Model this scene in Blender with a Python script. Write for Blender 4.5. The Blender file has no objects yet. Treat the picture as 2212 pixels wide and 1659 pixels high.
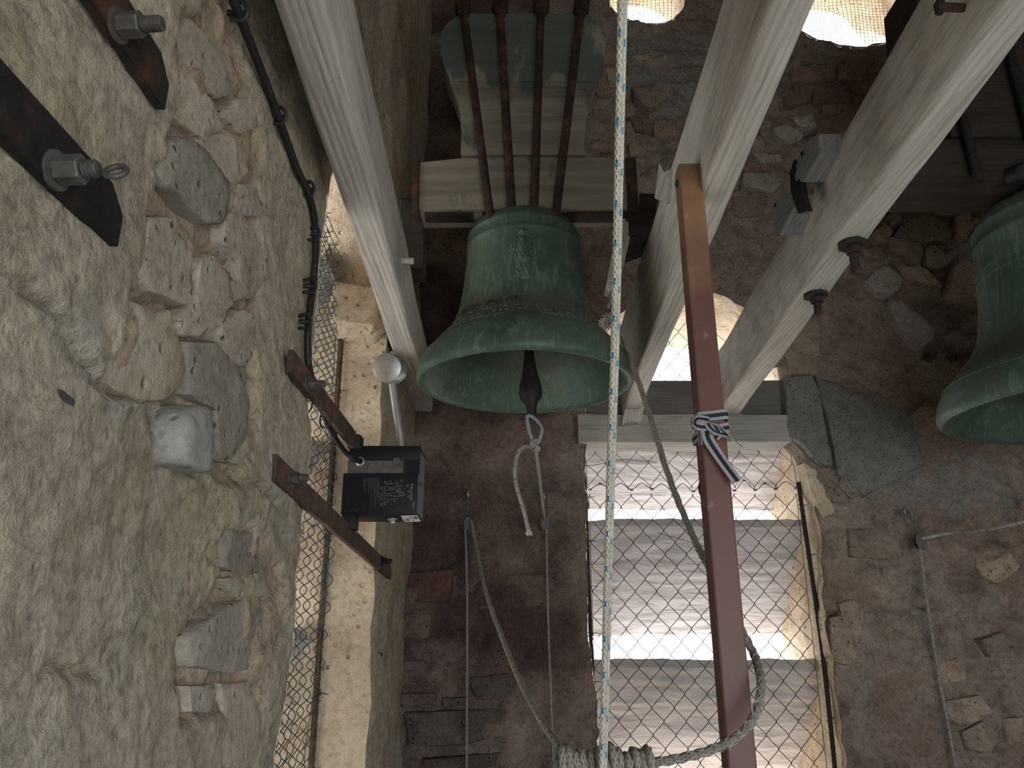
import bpy, bmesh, math, random
import numpy as np
from mathutils import Vector, Matrix, noise as mnoise

random.seed(7)
RNG = np.random.default_rng(11)
SC = bpy.context.scene
COL = SC.collection

# ------------------------------------------------------------------ camera, sky, sun, exposure
PITCH = math.radians(17.5)
F_PX, CX, CY = 1661.0, 1106.0, 829.5
cd = bpy.data.cameras.new('camera')
cam = bpy.data.objects.new('camera', cd)
COL.objects.link(cam)
cam.location = (0, 0, 0)
cam.rotation_euler = (math.pi / 2 + PITCH, 0, 0)
cd.sensor_fit = 'HORIZONTAL'
cd.sensor_width = 36.0
cd.lens = F_PX / 2212.0 * 36.0
cd.clip_start = 0.02
cd.clip_end = 500
SC.camera = cam

SC.view_settings.view_transform = 'Standard'
SC.view_settings.look = 'None'
SC.view_settings.exposure = 0.53
SC.view_settings.gamma = 1.0
SC.view_settings.use_curve_mapping = False
try:
    SC.cycles.max_bounces = 8
    SC.cycles.diffuse_bounces = 4
    SC.cycles.use_denoising = True
except Exception:
    pass

world = bpy.data.worlds.new('sky')
SC.world = world
world.use_nodes = True
wn = world.node_tree
wn.nodes.clear()
w_out = wn.nodes.new('ShaderNodeOutputWorld')
w_bg = wn.nodes.new('ShaderNodeBackground')
w_tc = wn.nodes.new('ShaderNodeTexCoord')
w_sep = wn.nodes.new('ShaderNodeSeparateXYZ')
w_ramp = wn.nodes.new('ShaderNodeValToRGB')
wn.links.new(w_tc.outputs['Generated'], w_sep.inputs[0])
wn.links.new(w_sep.outputs['Z'], w_ramp.inputs[0])
wn.links.new(w_ramp.outputs[0], w_bg.inputs[0])
wn.links.new(w_bg.outputs[0], w_out.inputs[0])
w_ramp.color_ramp.elements[0].position = 0.0
w_ramp.color_ramp.elements[0].color = (0.93, 0.97, 1.0, 1)
w_ramp.color_ramp.elements[1].position = 1.0
w_ramp.color_ramp.elements[1].color = (0.36, 0.55, 0.90, 1)
e = w_ramp.color_ramp.elements.new(0.30)
e.color = (0.72, 0.85, 1.0, 1)
w_bg.inputs[1].default_value = 3.2

sd = bpy.data.lights.new('sun', 'SUN')
sd.energy = 19.0
sd.angle = math.radians(0.6)
sd.color = (1.0, 0.96, 0.91)
sun = bpy.data.objects.new('sun', sd)
COL.objects.link(sun)
SUN_FROM = Vector((-0.42, 0.55, 0.95)).normalized()
sun.rotation_euler = SUN_FROM.to_track_quat('Z', 'Y').to_euler()


def portal(name, loc, sx, sy, aim):
    l = bpy.data.lights.new(name, 'AREA')
    l.shape = 'RECTANGLE'
    l.size, l.size_y = sx, sy
    l.cycles.is_portal = True
    o = bpy.data.objects.new(name, l)
    COL.objects.link(o)
    o.location = loc
    o.rotation_euler = Vector(aim).to_track_quat('-Z', 'Z').to_euler()
    return o


# the room: X left/right, Y depth, Z up, the eye at the origin 1.6 m above the floor
FLOOR, CEIL = -1.6, 3.7
XL, XR, YB, YR = -0.40, 2.9, 3.0, -1.3
WIN_R = (-0.45, 0.25, -0.55, 0.60)       # window in the right wall: y0 y1 z0 z1
WIN_B = (-0.15, 2.10, -1.25, 0.65)        # window behind the eye: x0 x1 z0 z1
portal('daylight_right_window', (XR - .02, (WIN_R[0] + WIN_R[1]) / 2, (WIN_R[2] + WIN_R[3]) / 2), WIN_R[1] - WIN_R[0], WIN_R[3] - WIN_R[2], (-1, 0, 0))
portal('daylight_rear_window', ((WIN_B[0] + WIN_B[1]) / 2, YR + .02, (WIN_B[2] + WIN_B[3]) / 2), WIN_B[1] - WIN_B[0], WIN_B[3] - WIN_B[2], (0, 1, 0))
portal('daylight_back_window', (.73, 3.62, .2), .9, 2.2, (0, -1, 0))
portal('daylight_left_window', (-1.02, 1.87, .2), .84, 2.2, (1, 0, 0))


# ------------------------------------------------------------------ geometry helpers
SP, CP = math.sin(PITCH), math.cos(PITCH)


def ray(u, v):
    a, b = (u - CX) / F_PX, (CY - v) / F_PX
    return Vector((a, CP - SP * b, SP + CP * b))


def at(u, v, Y=None, X=None, Z=None):
    """the point where the line of sight through a photo pixel meets a plane of the room"""
    d = ray(u, v)
    if Y is not None:
        return d * (Y / d.y)
    if X is not None:
        return d * (X / d.x)
    return d * (Z / d.z)


def _hash(ix, iy, iz, seed):
    n = (ix.astype(np.int64) * 374761393 + iy.astype(np.int64) * 668265263 + iz.astype(np.int64) * 2147483647 + seed * 974634777) & 0xFFFFFFFF
    n = ((n ^ (n >> 13)) * 1274126177) & 0xFFFFFFFF
    n = (n ^ (n >> 16)) & 0xFFFFFFFF
    return n.astype(np.float64) / 4294967295.0 * 2 - 1


def vnoise(P, scale, seed=0):
    Q = np.asarray(P, dtype=np.float64) * scale + 100.0
    I = np.floor(Q)
    f = Q - I
    f = f * f * f * (f * (f * 6 - 15) + 10)
    I = I.astype(np.int64)
    r = 0
    for dx in (0, 1):
        wx = f[:, 0] if dx else 1 - f[:, 0]
        for dy in (0, 1):
            wy = f[:, 1] if dy else 1 - f[:, 1]
            for dz in (0, 1):
                wz = f[:, 2] if dz else 1 - f[:, 2]
                r = r + wx * wy * wz * _hash(I[:, 0] + dx, I[:, 1] + dy, I[:, 2] + dz, seed)
    return r


def rough(P, amp=1.0):
    """one displacement field for all masonry, so that patches meet without seams"""
    P = np.asarray(P, dtype=np.float64)
    D = np.zeros_like(P)
    for k in range(3):
        D[:, k] = (vnoise(P, 3.3, 10 + k) * .012 + vnoise(P, 9.0, 20 + k) * .007
                   + vnoise(P, 24.0, 30 + k) * .0040 + vnoise(P, 60.0, 40 + k) * .0016)
    return P + D * amp


def new_mesh(name, V, F, mat=None, parent=None, origin=None, smooth=True, angle=None, uv=None, attrs=None):
    me = bpy.data.meshes.new(name)
    o = Vector(origin) if origin is not None else Vector((0, 0, 0))
    if parent is not None and origin is None:
        o = parent.matrix_world.translation if parent.type != 'MESH' else parent.location
        p = parent
        o = Vector(p['_o']) if '_o' in p else Vector((0, 0, 0))
    V = np.asarray([tuple(v) for v in V] if not isinstance(V, np.ndarray) else V, dtype=np.float64)
    V = V - np.array(o)
    me.from_pydata(V.tolist(), [], [list(f) for f in F] if not isinstance(F, np.ndarray) else F.tolist())
    if uv is not None:
        ul = me.uv_layers.new(name='UVMap')
        li = np.empty(len(me.loops), dtype=np.int32)
        me.loops.foreach_get('vertex_index', li)
        UV = np.asarray(uv, dtype=np.float32)
        if len(UV) == len(V):
            ul.data.foreach_set('uv', UV[li].ravel())
        else:
            ul.data.foreach_set('uv', UV.ravel())
    if attrs:
        for k, a in attrs.items():
            at_ = me.attributes.new(k, 'FLOAT', 'POINT')
            at_.data.foreach_set('value', np.asarray(a, dtype=np.float32))
    if mat is not None:
        me.materials.append(mat)
    if smooth:
        me.polygons.foreach_set('use_smooth', [True] * len(me.polygons))
        if angle is not None:
            me.set_sharp_from_angle(angle=math.radians(angle))
    ob = bpy.data.objects.new(name, me)
    COL.objects.link(ob)
    if parent is not None:
        ob.parent = parent
        ob['_o'] = tuple(o)
    else:
        ob.location = o
        ob['_o'] = tuple(o)
    return ob


class MB:
    def __init__(s):
        s.V, s.F, s.UV = [], [], []

    def add(s, V, F, UV=None):
        n = len(s.V)
        s.V += [Vector(v) for v in V]
        s.F += [[i + n for i in f] for f in F]
        s.UV += list(UV) if UV is not None else [(0, 0)] * len(V)
        return s

    def bm(s, bm):
        bm.verts.index_update()
        s.add([v.co.copy() for v in bm.verts], [[v.index for v in f.verts] for f in bm.faces])
        bm.free()
        return s

    def box(s, c, size, rot=None, bev=0.0, seg=2):
        b = bmesh.new()
        bmesh.ops.create_cube(b, size=1.0)
        for v in b.verts:
            v.co = Vector((v.co.x * size[0], v.co.y * size[1], v.co.z * size[2]))
        if bev > 0:
            bmesh.ops.bevel(b, geom=b.edges[:], offset=bev, segments=seg, affect='EDGES', profile=.6)
        R = rot if rot is not None else Matrix.Identity(3)
        for v in b.verts:
            v.co = R @ v.co + Vector(c)
        return s.bm(b)

    def cyl(s, a, b, r, n=16, r2=None, cap=True, bev=0.0):
        a, b = Vector(a), Vector(b)
        d = (b - a)
        L = d.length
        d.normalize()
        q = d.to_track_quat('Z', 'Y').to_matrix()
        r2 = r if r2 is None else r2
        prof = [(r, 0), (r2, L)] if bev <= 0 else [(r - bev, 0), (r, bev), (r2, L - bev), (r2 - bev, L)]
        V, F = [], []
        for (rr, h) in prof:
            for k in range(n):
                t = 2 * math.pi * k / n
                V.append(a + q @ Vector((rr * math.cos(t), rr * math.sin(t), h)))
        for j in range(len(prof) - 1):
            for k in range(n):
                F.append([j * n + k, j * n + (k + 1) % n, (j + 1) * n + (k + 1) % n, (j + 1) * n + k])
        if cap:
            F.append(list(range(n - 1, -1, -1)))
            F.append([(len(prof) - 1) * n + k for k in range(n)])
        return s.add(V, F)

    def tube(s, pts, r, n=8, smooth=0, closed=False, lobes=0, twist=0.0, depth=.14, cap=True, rfun=None):
        P = [Vector(p) for p in pts]
        if smooth:
            P = catmull(P, smooth, closed)
        V, F, UV = [], [], []
        m = len(P)
        T = []
        for i in range(m):
            if closed:
                t = P[(i + 1) % m] - P[i - 1]
            else:
                t = P[min(i + 1, m - 1)] - P[max(i - 1, 0)]
            T.append(t.normalized() if t.length > 1e-9 else Vector((0, 0, 1)))
        ref = Vector((0, -1, 0)) if abs(T[0].y) < .9 else Vector((0, 0, 1))
        N = (ref - T[0] * ref.dot(T[0])).normalized()
        L = 0
        for i in range(m):
            if i:
                L += (P[i] - P[i - 1]).length
                N = N - T[i] * N.dot(T[i])
                N = N.normalized() if N.length > 1e-9 else T[i].orthogonal().normalized()
            B = T[i].cross(N)
            rr = r if rfun is None else r * rfun(i / max(1, m - 1))
            for k in range(n):
                t = 2 * math.pi * k / n
                q = rr
                if lobes:
                    q = rr * (1 + depth * math.cos(lobes * t - twist * L))
                V.append(P[i] + N * (q * math.cos(t)) + B * (q * math.sin(t)))
                UV.append((k / n, L))
        for i in range(m if closed else m - 1):
            j = (i + 1) % m
            for k in range(n):
                F.append([i * n + k, i * n + (k + 1) % n, j * n + (k + 1) % n, j * n + k])
        if cap and not closed:
            F.append(list(range(n - 1, -1, -1)))
            F.append([(m - 1) * n + k for k in range(n)])
        return s.add(V, F, UV)

    def lathe(s, prof, c, n=48, axis=None):
        V, F = [], []
        q = axis.to_track_quat('Z', 'Y').to_matrix() if axis is not None else Matrix.Identity(3)
        c = Vector(c)
        for (r, z) in prof:
            for k in range(n):
                t = 2 * math.pi * k / n
                V.append(c + q @ Vector((max(r, 1e-5) * math.cos(t), max(r, 1e-5) * math.sin(t), z)))
        for j in range(len(prof) - 1):
            for k in range(n):
                F.append([j * n + k, j * n + (k + 1) % n, (j + 1) * n + (k + 1) % n, (j + 1) * n + k])
        return s.add(V, F)

    def prism(s, outline, y0, y1):
        """outline in (x,z), extruded along y"""
        n = len(outline)
        V = [Vector((x, y0, z)) for x, z in outline] + [Vector((x, y1, z)) for x, z in outline]
        F = [list(range(n)), list(range(2 * n - 1, n - 1, -1))]
        for k in range(n):
            F.append([k, k + n, (k + 1) % n + n, (k + 1) % n])
        return s.add(V, F)

    def ribbon(s, pts, w, th, normals, smooth=0):
        P = [Vector(p) for p in pts]
        Nn = [Vector(a) for a in normals]
        if smooth:
            P = catmull(P, smooth)
            Nn = catmull(Nn, smooth)
        V, F, UV = [], [], []
        m = len(P)
        for i in range(m):
            t = (P[min(i + 1, m - 1)] - P[max(i - 1, 0)]).normalized()
            nn = (Nn[i] - t * Nn[i].dot(t)).normalized()
            b = t.cross(nn)
            for (q, h) in ((-.5, .5), (-.17, .62), (.17, .62), (.5, .5), (.5, -.5), (-.5, -.5)):
                V.append(P[i] + b * (w * q) + nn * (th * h))
                UV.append((q + .5, i / m))
        for i in range(m - 1):
            for k in range(6):
                F.append([i * 6 + k, i * 6 + (k + 1) % 6, (i + 1) * 6 + (k + 1) % 6, (i + 1) * 6 + k])
        F.append([5, 4, 3, 2, 1, 0])
        F.append([(m - 1) * 6 + k for k in range(6)])
        return s.add(V, F, UV)

    def build(s, name, mat, parent=None, origin=None, smooth=True, angle=40, uv=False, jitter=0.0):
        V = np.array([tuple(v) for v in s.V])
        if jitter:
            for k in range(3):
                V[:, k] += vnoise(np.array([tuple(v) for v in s.V]), 35.0, 70 + k) * jitter
        return new_mesh(name, V, s.F, mat, parent, origin, smooth, angle, s.UV if uv else None)


def catmull(P, k, closed=False):
    out = []
    m = len(P)
    rng = range(m) if closed else range(m - 1)
    for i in rng:
        p0 = P[(i - 1) % m] if closed or i > 0 else P[0] * 2 - P[1]
        p1, p2 = P[i], P[(i + 1) % m]
        p3 = P[(i + 2) % m] if closed or i + 2 < m else P[-1] * 2 - P[-2]
        for j in range(k):
            t = j / k
            out.append(.5 * ((2 * p1) + (p2 - p0) * t + (2 * p0 - 5 * p1 + 4 * p2 - p3) * t * t + (3 * p1 - p0 - 3 * p2 + p3) * t ** 3))
    if not closed:
        out.append(P[-1])
    return out


def thing(name, label, cat, loc, group=None):
    o = bpy.data.objects.new(name, None)
    COL.objects.link(o)
    o.location = loc
    o.empty_display_size = .05
    o['_o'] = tuple(loc)
    o['label'], o['category'] = label, cat
    if group:
        o['group'] = group
    return o


def tag(o, label, cat, group=None, kind=None):
    o['label'], o['category'] = label, cat
    if group:
        o['group'] = group
    if kind:
        o['kind'] = kind
    return o


def structure(o):
    o['kind'] = 'structure'
    return o


# ------------------------------------------------------------------ materials
class NT:
    def __init__(s, name):
        s.m = bpy.data.materials.new(name)
        s.m.use_nodes = True
        s.t = s.m.node_tree
        s.b = s.t.nodes['Principled BSDF']
        s.tc = s.t.nodes.new('ShaderNodeTexCoord')

    def n(s, typ, ins=None, **kw):
        nd = s.t.nodes.new(typ)
        for k, v in kw.items():
            setattr(nd, k, v)
        for k, v in (ins or {}).items():
            if hasattr(v, 'is_output'):
                s.t.links.new(v, nd.inputs[k])
            else:
                nd.inputs[k].default_value = v
        return nd

    def noise(s, scale, detail=6, rough=.55, vec=None, dist=0.0):
        return s.n('ShaderNodeTexNoise', {'Vector': vec if vec is not None else s.tc.outputs['Object'], 'Scale': scale, 'Detail': detail, 'Roughness': rough, 'Distortion': dist}).outputs['Fac']

    def ramp(s, fac, stops):
        nd = s.n('ShaderNodeValToRGB', {'Fac': fac})
        cr = nd.color_ramp
        while len(cr.elements) > 1:
            cr.elements.remove(cr.elements[-1])
        for i, (p, c) in enumerate(stops):
            el = cr.elements[0] if i == 0 else cr.elements.new(p)
            el.position = p
            c = c if not isinstance(c, (int, float)) else (c, c, c)
            el.color = (c[0], c[1], c[2], 1)
        return nd.outputs['Color']

    def mix(s, fac, a, b, mode='MIX'):
        nd = s.n('ShaderNodeMix', data_type='RGBA', blend_type=mode)
        for k, v in ((0, fac), (6, a), (7, b)):
            if hasattr(v, 'is_output'):
                s.t.links.new(v, nd.inputs[k])
            elif k == 0:
                nd.inputs[0].default_value = v
            else:
                nd.inputs[k].default_value = (v[0], v[1], v[2], 1)
        return nd.outputs[2]

    def math(s, op, a, b=0.0, c=0.0):
        nd = s.n('ShaderNodeMath', operation=op)
        for k, v in enumerate((a, b, c)):
            if hasattr(v, 'is_output'):
                s.t.links.new(v, nd.inputs[k])
            else:
                nd.inputs[k].default_value = v
        return nd.outputs[0]

    def map(s, scale=(1, 1, 1), rot=(0, 0, 0), src='Object'):
        return s.n('ShaderNodeMapping', {'Vector': s.tc.outputs[src], 'Scale': scale, 'Rotation': rot}).outputs[0]

    def attr(s, name):
        return s.n('ShaderNodeAttribute', attribute_name=name).outputs['Fac']

    def fin(s, col, rough=.85, bump=None, bs=.4, bd=.01, metal=0.0, spec=.3):
        for k, v in (('Base Color', col), ('Roughness', rough), ('Metallic', metal), ('Specular IOR Level', spec)):
            if hasattr(v, 'is_output'):
                s.t.links.new(v, s.b.inputs[k])
            elif k == 'Base Color':
                s.b.inputs[k].default_value = (v[0], v[1], v[2], 1)
            else:
                s.b.inputs[k].default_value = v
        if bump is not None:
            bn = s.n('ShaderNodeBump', {'Height': bump, 'Strength': bs, 'Distance': bd})
            s.t.links.new(bn.outputs[0], s.b.inputs['Normal'])
        return s.m


def masonry(name, plaster, stone, stain, grey, bs=.9, lo=.66, ochre=(.40, .32, .19)):
    """plastered rubble: plaster and bare joint colours are mixed by the mesh's own 'plaster' mask"""
    t = NT(name)
    big = t.noise(2.6, 5, .6)
    mid = t.noise(9.0, 8, .65, dist=.4)
    fine = t.noise(70.0, 6, .7)
    pl = t.ramp(mid, [(.28, [c * lo for c in plaster]), (.5, plaster), (.72, [min(1, c * 1.22) for c in plaster])])
    st = t.ramp(mid, [(.25, [c * .5 for c in stone]), (.5, stone), (.75, [min(1, c * 1.4) for c in stone])])
    col = t.mix(t.attr('plaster'), st, pl)
    col = t.mix(t.ramp(big, [(.52, 0), (.68, .75)]), col, stain)
    col = t.mix(t.ramp(t.noise(4.3, 6, .6), [(.55, 0), (.72, .6)]), col, grey)
    col = t.mix(t.math('MULTIPLY', t.attr('grey'), .85), col, grey)
    sp = t.ramp(fine, [(.3, .55), (.5, 1.0), (.75, 1.25)])
    col = t.mix(1.0, col, sp, 'MULTIPLY')
    pat = t.noise(16.0, 7, .7, dist=1.2)
    col = t.mix(1.0, col, t.ramp(pat, [(.28, (.76, .72, .66)), (.5, (1.0, 1.0, 1.0)), (.70, (1.14, 1.12, 1.08))]), 'MULTIPLY')
    oc = t.noise(6.5, 6, .65, dist=.8)
    col = t.mix(t.ramp(oc, [(.56, 0), (.70, .45)]), col, ochre)
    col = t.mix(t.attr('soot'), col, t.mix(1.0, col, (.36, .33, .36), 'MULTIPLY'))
    vor = t.n('ShaderNodeTexVoronoi', {'Vector': t.tc.outputs['Object'], 'Scale': 46.0}).outputs['Distance']
    pits = t.ramp(vor, [(.10, 0), (.24, 1)])
    pm = t.ramp(t.noise(6, 4), [(.5, 0), (.66, 1)])
    h = t.math('ADD', t.math('MULTIPLY', fine, .55), t.math('ADD', t.math('MULTIPLY', mid, 1.2), t.math('MULTIPLY', pat, .9)))
    h = t.math('ADD', h, t.math('MULTIPLY', t.math('MULTIPLY', pits, pm), .35))
    return t.fin(col, .93, h, bs, .012, spec=.15)


def rock(name, cols, bs=.6, scale=14.0, rnd=.35):
    t = NT(name)
    a = t.noise(scale, 8, .65, dist=.5)
    col = t.ramp(a, [(.25, cols[0]), (.5, cols[1]), (.75, cols[2])])
    r = t.n('ShaderNodeObjectInfo').outputs['Random']
    col = t.mix(1.0, col, t.ramp(r, [(0, (1 - rnd, 1 - rnd * .95, 1 - rnd * .9)), (.5, 1.0), (1, (1 + rnd * .5, 1 + rnd * .35, 1 + rnd * .2))]), 'MULTIPLY')
    f = t.noise(scale * 6, 6, .7)
    col = t.mix(1.0, col, t.ramp(f, [(.3, .65), (.5, 1), (.75, 1.15)]), 'MULTIPLY')
    vor = t.n('ShaderNodeTexVoronoi', {'Vector': t.tc.outputs['Object'], 'Scale': scale * 3.2}).outputs['Distance']
    pt_ = t.ramp(vor, [(.06, 0), (.22, 1)])
    pk = t.ramp(t.noise(scale * .8, 3), [(.46, 0), (.6, 1)])
    col = t.mix(t.math('MULTIPLY', pk, .6), col, t.mix(1.0, col, pt_, 'MULTIPLY'))
    h = t.math('ADD', t.math('ADD', a, t.math('MULTIPLY', f, .6)), t.math('MULTIPLY', pt_, .6))
    return t.fin(col, .93, h, min(1, bs * 1.5), .012, spec=.15)


def timber(name, cols, axis='Y', bs=.5, scale=1.0):
    t = NT(name)
    sc = {'Y': (22, .9, 22), 'X': (.9, 22, 22), 'Z': (22, 22, .9)}[axis]
    sc = tuple(c * scale for c in sc)
    v = t.map(sc)
    g = t.noise(1.0, 9, .62, vec=v, dist=.8)
    sc2 = tuple(c * 6.0 for c in sc)
    g2 = t.noise(1.0, 5, .6, vec=t.map(sc2), dist=.3)
    low = t.noise(2.2, 4, .5)
    col = t.ramp(g, [(.28, cols[0]), (.48, cols[1]), (.72, cols[2])])
    col = t.mix(t.ramp(low, [(.42, 0), (.7, .6)]), col, cols[3])
    ring = t.n('ShaderNodeTexWave', {'Vector': v, 'Scale': 1.1, 'Distortion': 5.0, 'Detail': 2.0, 'Detail Scale': .6}).outputs['Fac']
    col = t.mix(1.0, col, t.ramp(ring, [(0, .86), (.6, 1.0)]), 'MULTIPLY')
    col = t.mix(1.0, col, t.ramp(g2, [(.3, .72), (.5, 1), (.8, 1.08)]), 'MULTIPLY')
    vor = t.n('ShaderNodeTexVoronoi', {'Vector': t.tc.outputs['Object'], 'Scale': 55.0}).outputs['Distance']
    holes = t.ramp(vor, [(.035, .35), (.06, 1)])
    col = t.mix(t.ramp(t.noise(5, 2), [(.5, 0), (.6, 1)]), col, t.mix(1.0, col, holes, 'MULTIPLY'))
    h = t.math('ADD', g, t.math('ADD', t.math('MULTIPLY', g2, .6), t.math('MULTIPLY', ring, .35)))
    return t.fin(col, .82, h, bs, .004, spec=.2)


def rusty(name, dark, rust, amt=.5, rough=.8, metal=.2):
    t = NT(name)
    a = t.noise(18, 7, .65)
    col = t.mix(t.ramp(a, [(.62 - amt * .4, 0), (.80 - amt * .3, 1)]), dark, rust)
    col = t.mix(1.0, col, t.ramp(t.noise(80, 4), [(.3, .7), (.7, 1.15)]), 'MULTIPLY')
    return t.fin(col, rough, a, .35, .003, metal=metal)


def plain(name, col, rough=.6, metal=0.0, var=.15, scale=40, bs=.15, spec=.4):
    t = NT(name)
    a = t.noise(scale, 5, .6)
    c = t.mix(1.0, col, t.ramp(a, [(.3, 1 - var), (.7, 1 + var)]), 'MULTIPLY')
    return t.fin(c, rough, a, bs, .002, metal=metal, spec=spec)


def rope_mat(name, base, fleck=None, period=.05, freq=260.0, dark=.55):
    t = NT(name)
    sep = t.n('ShaderNodeSeparateXYZ', {'Vector': t.tc.outputs['UV']})
    u, v = sep.outputs[0], sep.outputs[1]
    a = t.math('SINE', t.math('ADD', t.math('MULTIPLY', u, 2 * math.pi * 6), t.math('MULTIPLY', v, freq * 2)))
    b = t.math('SINE', t.math('SUBTRACT', t.math('MULTIPLY', u, 2 * math.pi * 6), t.math('MULTIPLY', v, freq * 2)))
    h = t.math('MAXIMUM', a, b)
    col = t.mix(t.ramp(t.noise(30, 4), [(.3, 0), (.7, 1)]), base, [c * .78 for c in base])
    col = t.mix(1.0, col, t.ramp(t.math('MULTIPLY_ADD', h, .5, .5), [(.35, dark), (.75, 1.0)]), 'MULTIPLY')
    if fleck:
        fv = t.math('FRACT', t.math('DIVIDE', v, period))
        tot = None
        for (u0, v0) in ((.10, .30), (.93, .52), (.60, .30), (.43, .52)):
            du = t.math('ABSOLUTE', t.math('SUBTRACT', t.math('FRACT', t.math('ADD', t.math('SUBTRACT', u, u0), .5)), .5))
            dv = t.math('ABSOLUTE', t.math('SUBTRACT', fv, v0))
            k = t.math('MULTIPLY', t.math('LESS_THAN', du, t.math('MULTIPLY_ADD', dv, .35, .034)), t.math('LESS_THAN', dv, .085))
            tot = k if tot is None else t.math('MAXIMUM', tot, k)
        col = t.mix(tot, col, fleck)
    return t.fin(col, .85, h, .6, .0015, spec=.2)


M = {}
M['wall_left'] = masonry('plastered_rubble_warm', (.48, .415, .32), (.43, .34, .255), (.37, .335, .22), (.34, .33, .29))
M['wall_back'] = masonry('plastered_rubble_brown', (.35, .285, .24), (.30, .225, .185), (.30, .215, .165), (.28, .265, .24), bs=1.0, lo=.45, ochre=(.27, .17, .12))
M['sandstone'] = rock('sandstone_jamb', ((.46, .35, .25), (.66, .535, .39), (.76, .655, .515)), .7, 9.0, .0)
M['stone_left'] = rock('field_stone', ((.33, .285, .22), (.47, .415, .335), (.57, .52, .44)), .6, 13)
M['stone_green'] = rock('mossy_stone', ((.31, .29, .21), (.43, .39, .30), (.50, .48, .41)), .6, 9)
M['stone_back'] = rock('rubble_stone', ((.23, .17, .13), (.40, .31, .24), (.54, .45, .365)), .7, 14)
M['brick'] = rock('old_brick', ((.20, .145, .12), (.31, .22, .18), (.38, .30, .25)), .55, 16, .3)
M['brick_red'] = rock('red_brick', ((.09, .045, .038), (.14, .075, .06), (.19, .115, .095)), .55, 16, .2)
M['stone_sooty'] = rock('soot_stained_stone', ((.10, .075, .062), (.17, .13, .11), (.24, .19, .16)), .7, 14, .25)  # darker stone colour for the wall left of the back window
M['mortar_grey'] = rock('grey_mortar', ((.19, .18, .16), (.26, .25, .23), (.33, .32, .295)), .8, 18, .1)
M['mortar_lump'] = rock('mortar_lump', ((.34, .29, .25), (.52, .46, .40), (.64, .58, .52)), .9, 22, .15)
M['grey_stone'] = rock('grey_cobble', ((.26, .25, .23), (.34, .33, .31), (.42, .41, .39)), .35, 10, .0)
M['timber'] = timber('weathered_timber', ((.38, .345, .29), (.58, .54, .475), (.72, .685, .62), (.49, .46, .41)), 'Y')
M['timber_x'] = timber('weathered_timber_crosswise', ((.27, .25, .22), (.42, .395, .355), (.54, .51, .47), (.37, .355, .33)), 'X')
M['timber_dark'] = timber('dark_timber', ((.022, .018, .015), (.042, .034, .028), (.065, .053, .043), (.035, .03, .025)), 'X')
M['timber_mid'] = timber('shaded_brown_timber', ((.12, .105, .09), (.20, .18, .16), (.27, .25, .22), (.17, .16, .15)), 'X')  # the upper lintel's backlit shade is put into this darker wood colour
M['timber_grey'] = timber('silvered_timber', ((.16, .16, .155), (.27, .27, .26), (.36, .355, .335), (.24, .24, .235)), 'Y')
M['rust'] = rusty('rusted_iron', (.075, .058, .05), (.19, .095, .052), .45)
M['rust_dark'] = rusty('dark_rusted_iron', (.035, .027, .024), (.13, .055, .032), .35)
M['iron_dark'] = rusty('blackened_iron', (.022, .021, .021), (.07, .045, .035), .2, .6)
M['zinc'] = plain('galvanised_steel', (.42, .42, .40), .42, .75)
M['zinc_dull'] = rusty('dull_galvanised', (.13, .13, .125), (.11, .085, .065), .4, .55, .4)
M['cable'] = rusty('black_cable_sheath', (.02, .02, .02), (.16, .14, .11), .12, .55, 0)
M['plastic'] = plain('black_plastic', (.02, .02, .021), .5)
M['casing'] = plain('black_casing', (.006, .007, .011), .5, 0, .25, 12, spec=.25)
M['casing_side'] = plain('black_casing_edge', (.10, .10, .105), .45)
M['print'] = plain('grey_print', (.22, .23, .25), .7)
M['sticker'] = plain('paper_sticker', (.78, .76, .70), .7)
M['ink'] = plain('sticker_ink', (.12, .12, .12), .8)
M['wire'] = plain('coated_wire', (.065, .10, .085), .5)
M['wire_dark'] = plain('dark_wire', (.05, .045, .04), .6)
M['net'] = plain('netting_wire', (.13, .11, .09), .7)
M['rope_white'] = rope_mat('white_braided_rope', (.74, .71, .59), (.05, .27, .42), .052, 300, .80)
M['rope_grey'] = rope_mat('grey_braided_rope', (.50, .47, .41), (.10, .11, .14), .036, 330, .75)
M['rope_old'] = rope_mat('old_twisted_rope', (.40, .36, .31), None, .03, 240, .5)
M['cord'] = rope_mat('thin_cord', (.50, .47, .42), (.14, .14, .15), .03, 420)
M['loop'] = plain('blue_grey_thimble', (.30, .33, .35), .5, .3)
M['fray'] = plain('frayed_fibre', (.58, .54, .47), .95)
M['floor'] = masonry('floor_screed', (.34, .28, .22), (.30, .25, .2), (.27, .23, .18), (.3, .28, .25))
M['ground'] = plain('dry_ground', (.37, .36, .33), .95, 0, .3, .15)
M['pipe_brown'] = None


def post_mat():
    t = NT('brown_painted_steel')
    a = t.noise(7, 6, .6)
    z = t.n('ShaderNodeSeparateXYZ', {'Vector': t.tc.outputs['Object']}).outputs['Z']
    rustm = t.ramp(t.math('ADD', t.math('MULTIPLY', a, .8), t.math('MULTIPLY_ADD', z, .8, -1.75)), [(.35, 0), (.68, 1)])
    col = t.mix(rustm, (.145, .068, .055), (.30, .175, .09))
    col = t.mix(t.ramp(t.noise(28, 5), [(.66, 0), (.75, .5)]), col, (.42, .36, .33))
    return t.fin(col, .5, a, .1, .003, spec=.4)


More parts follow.
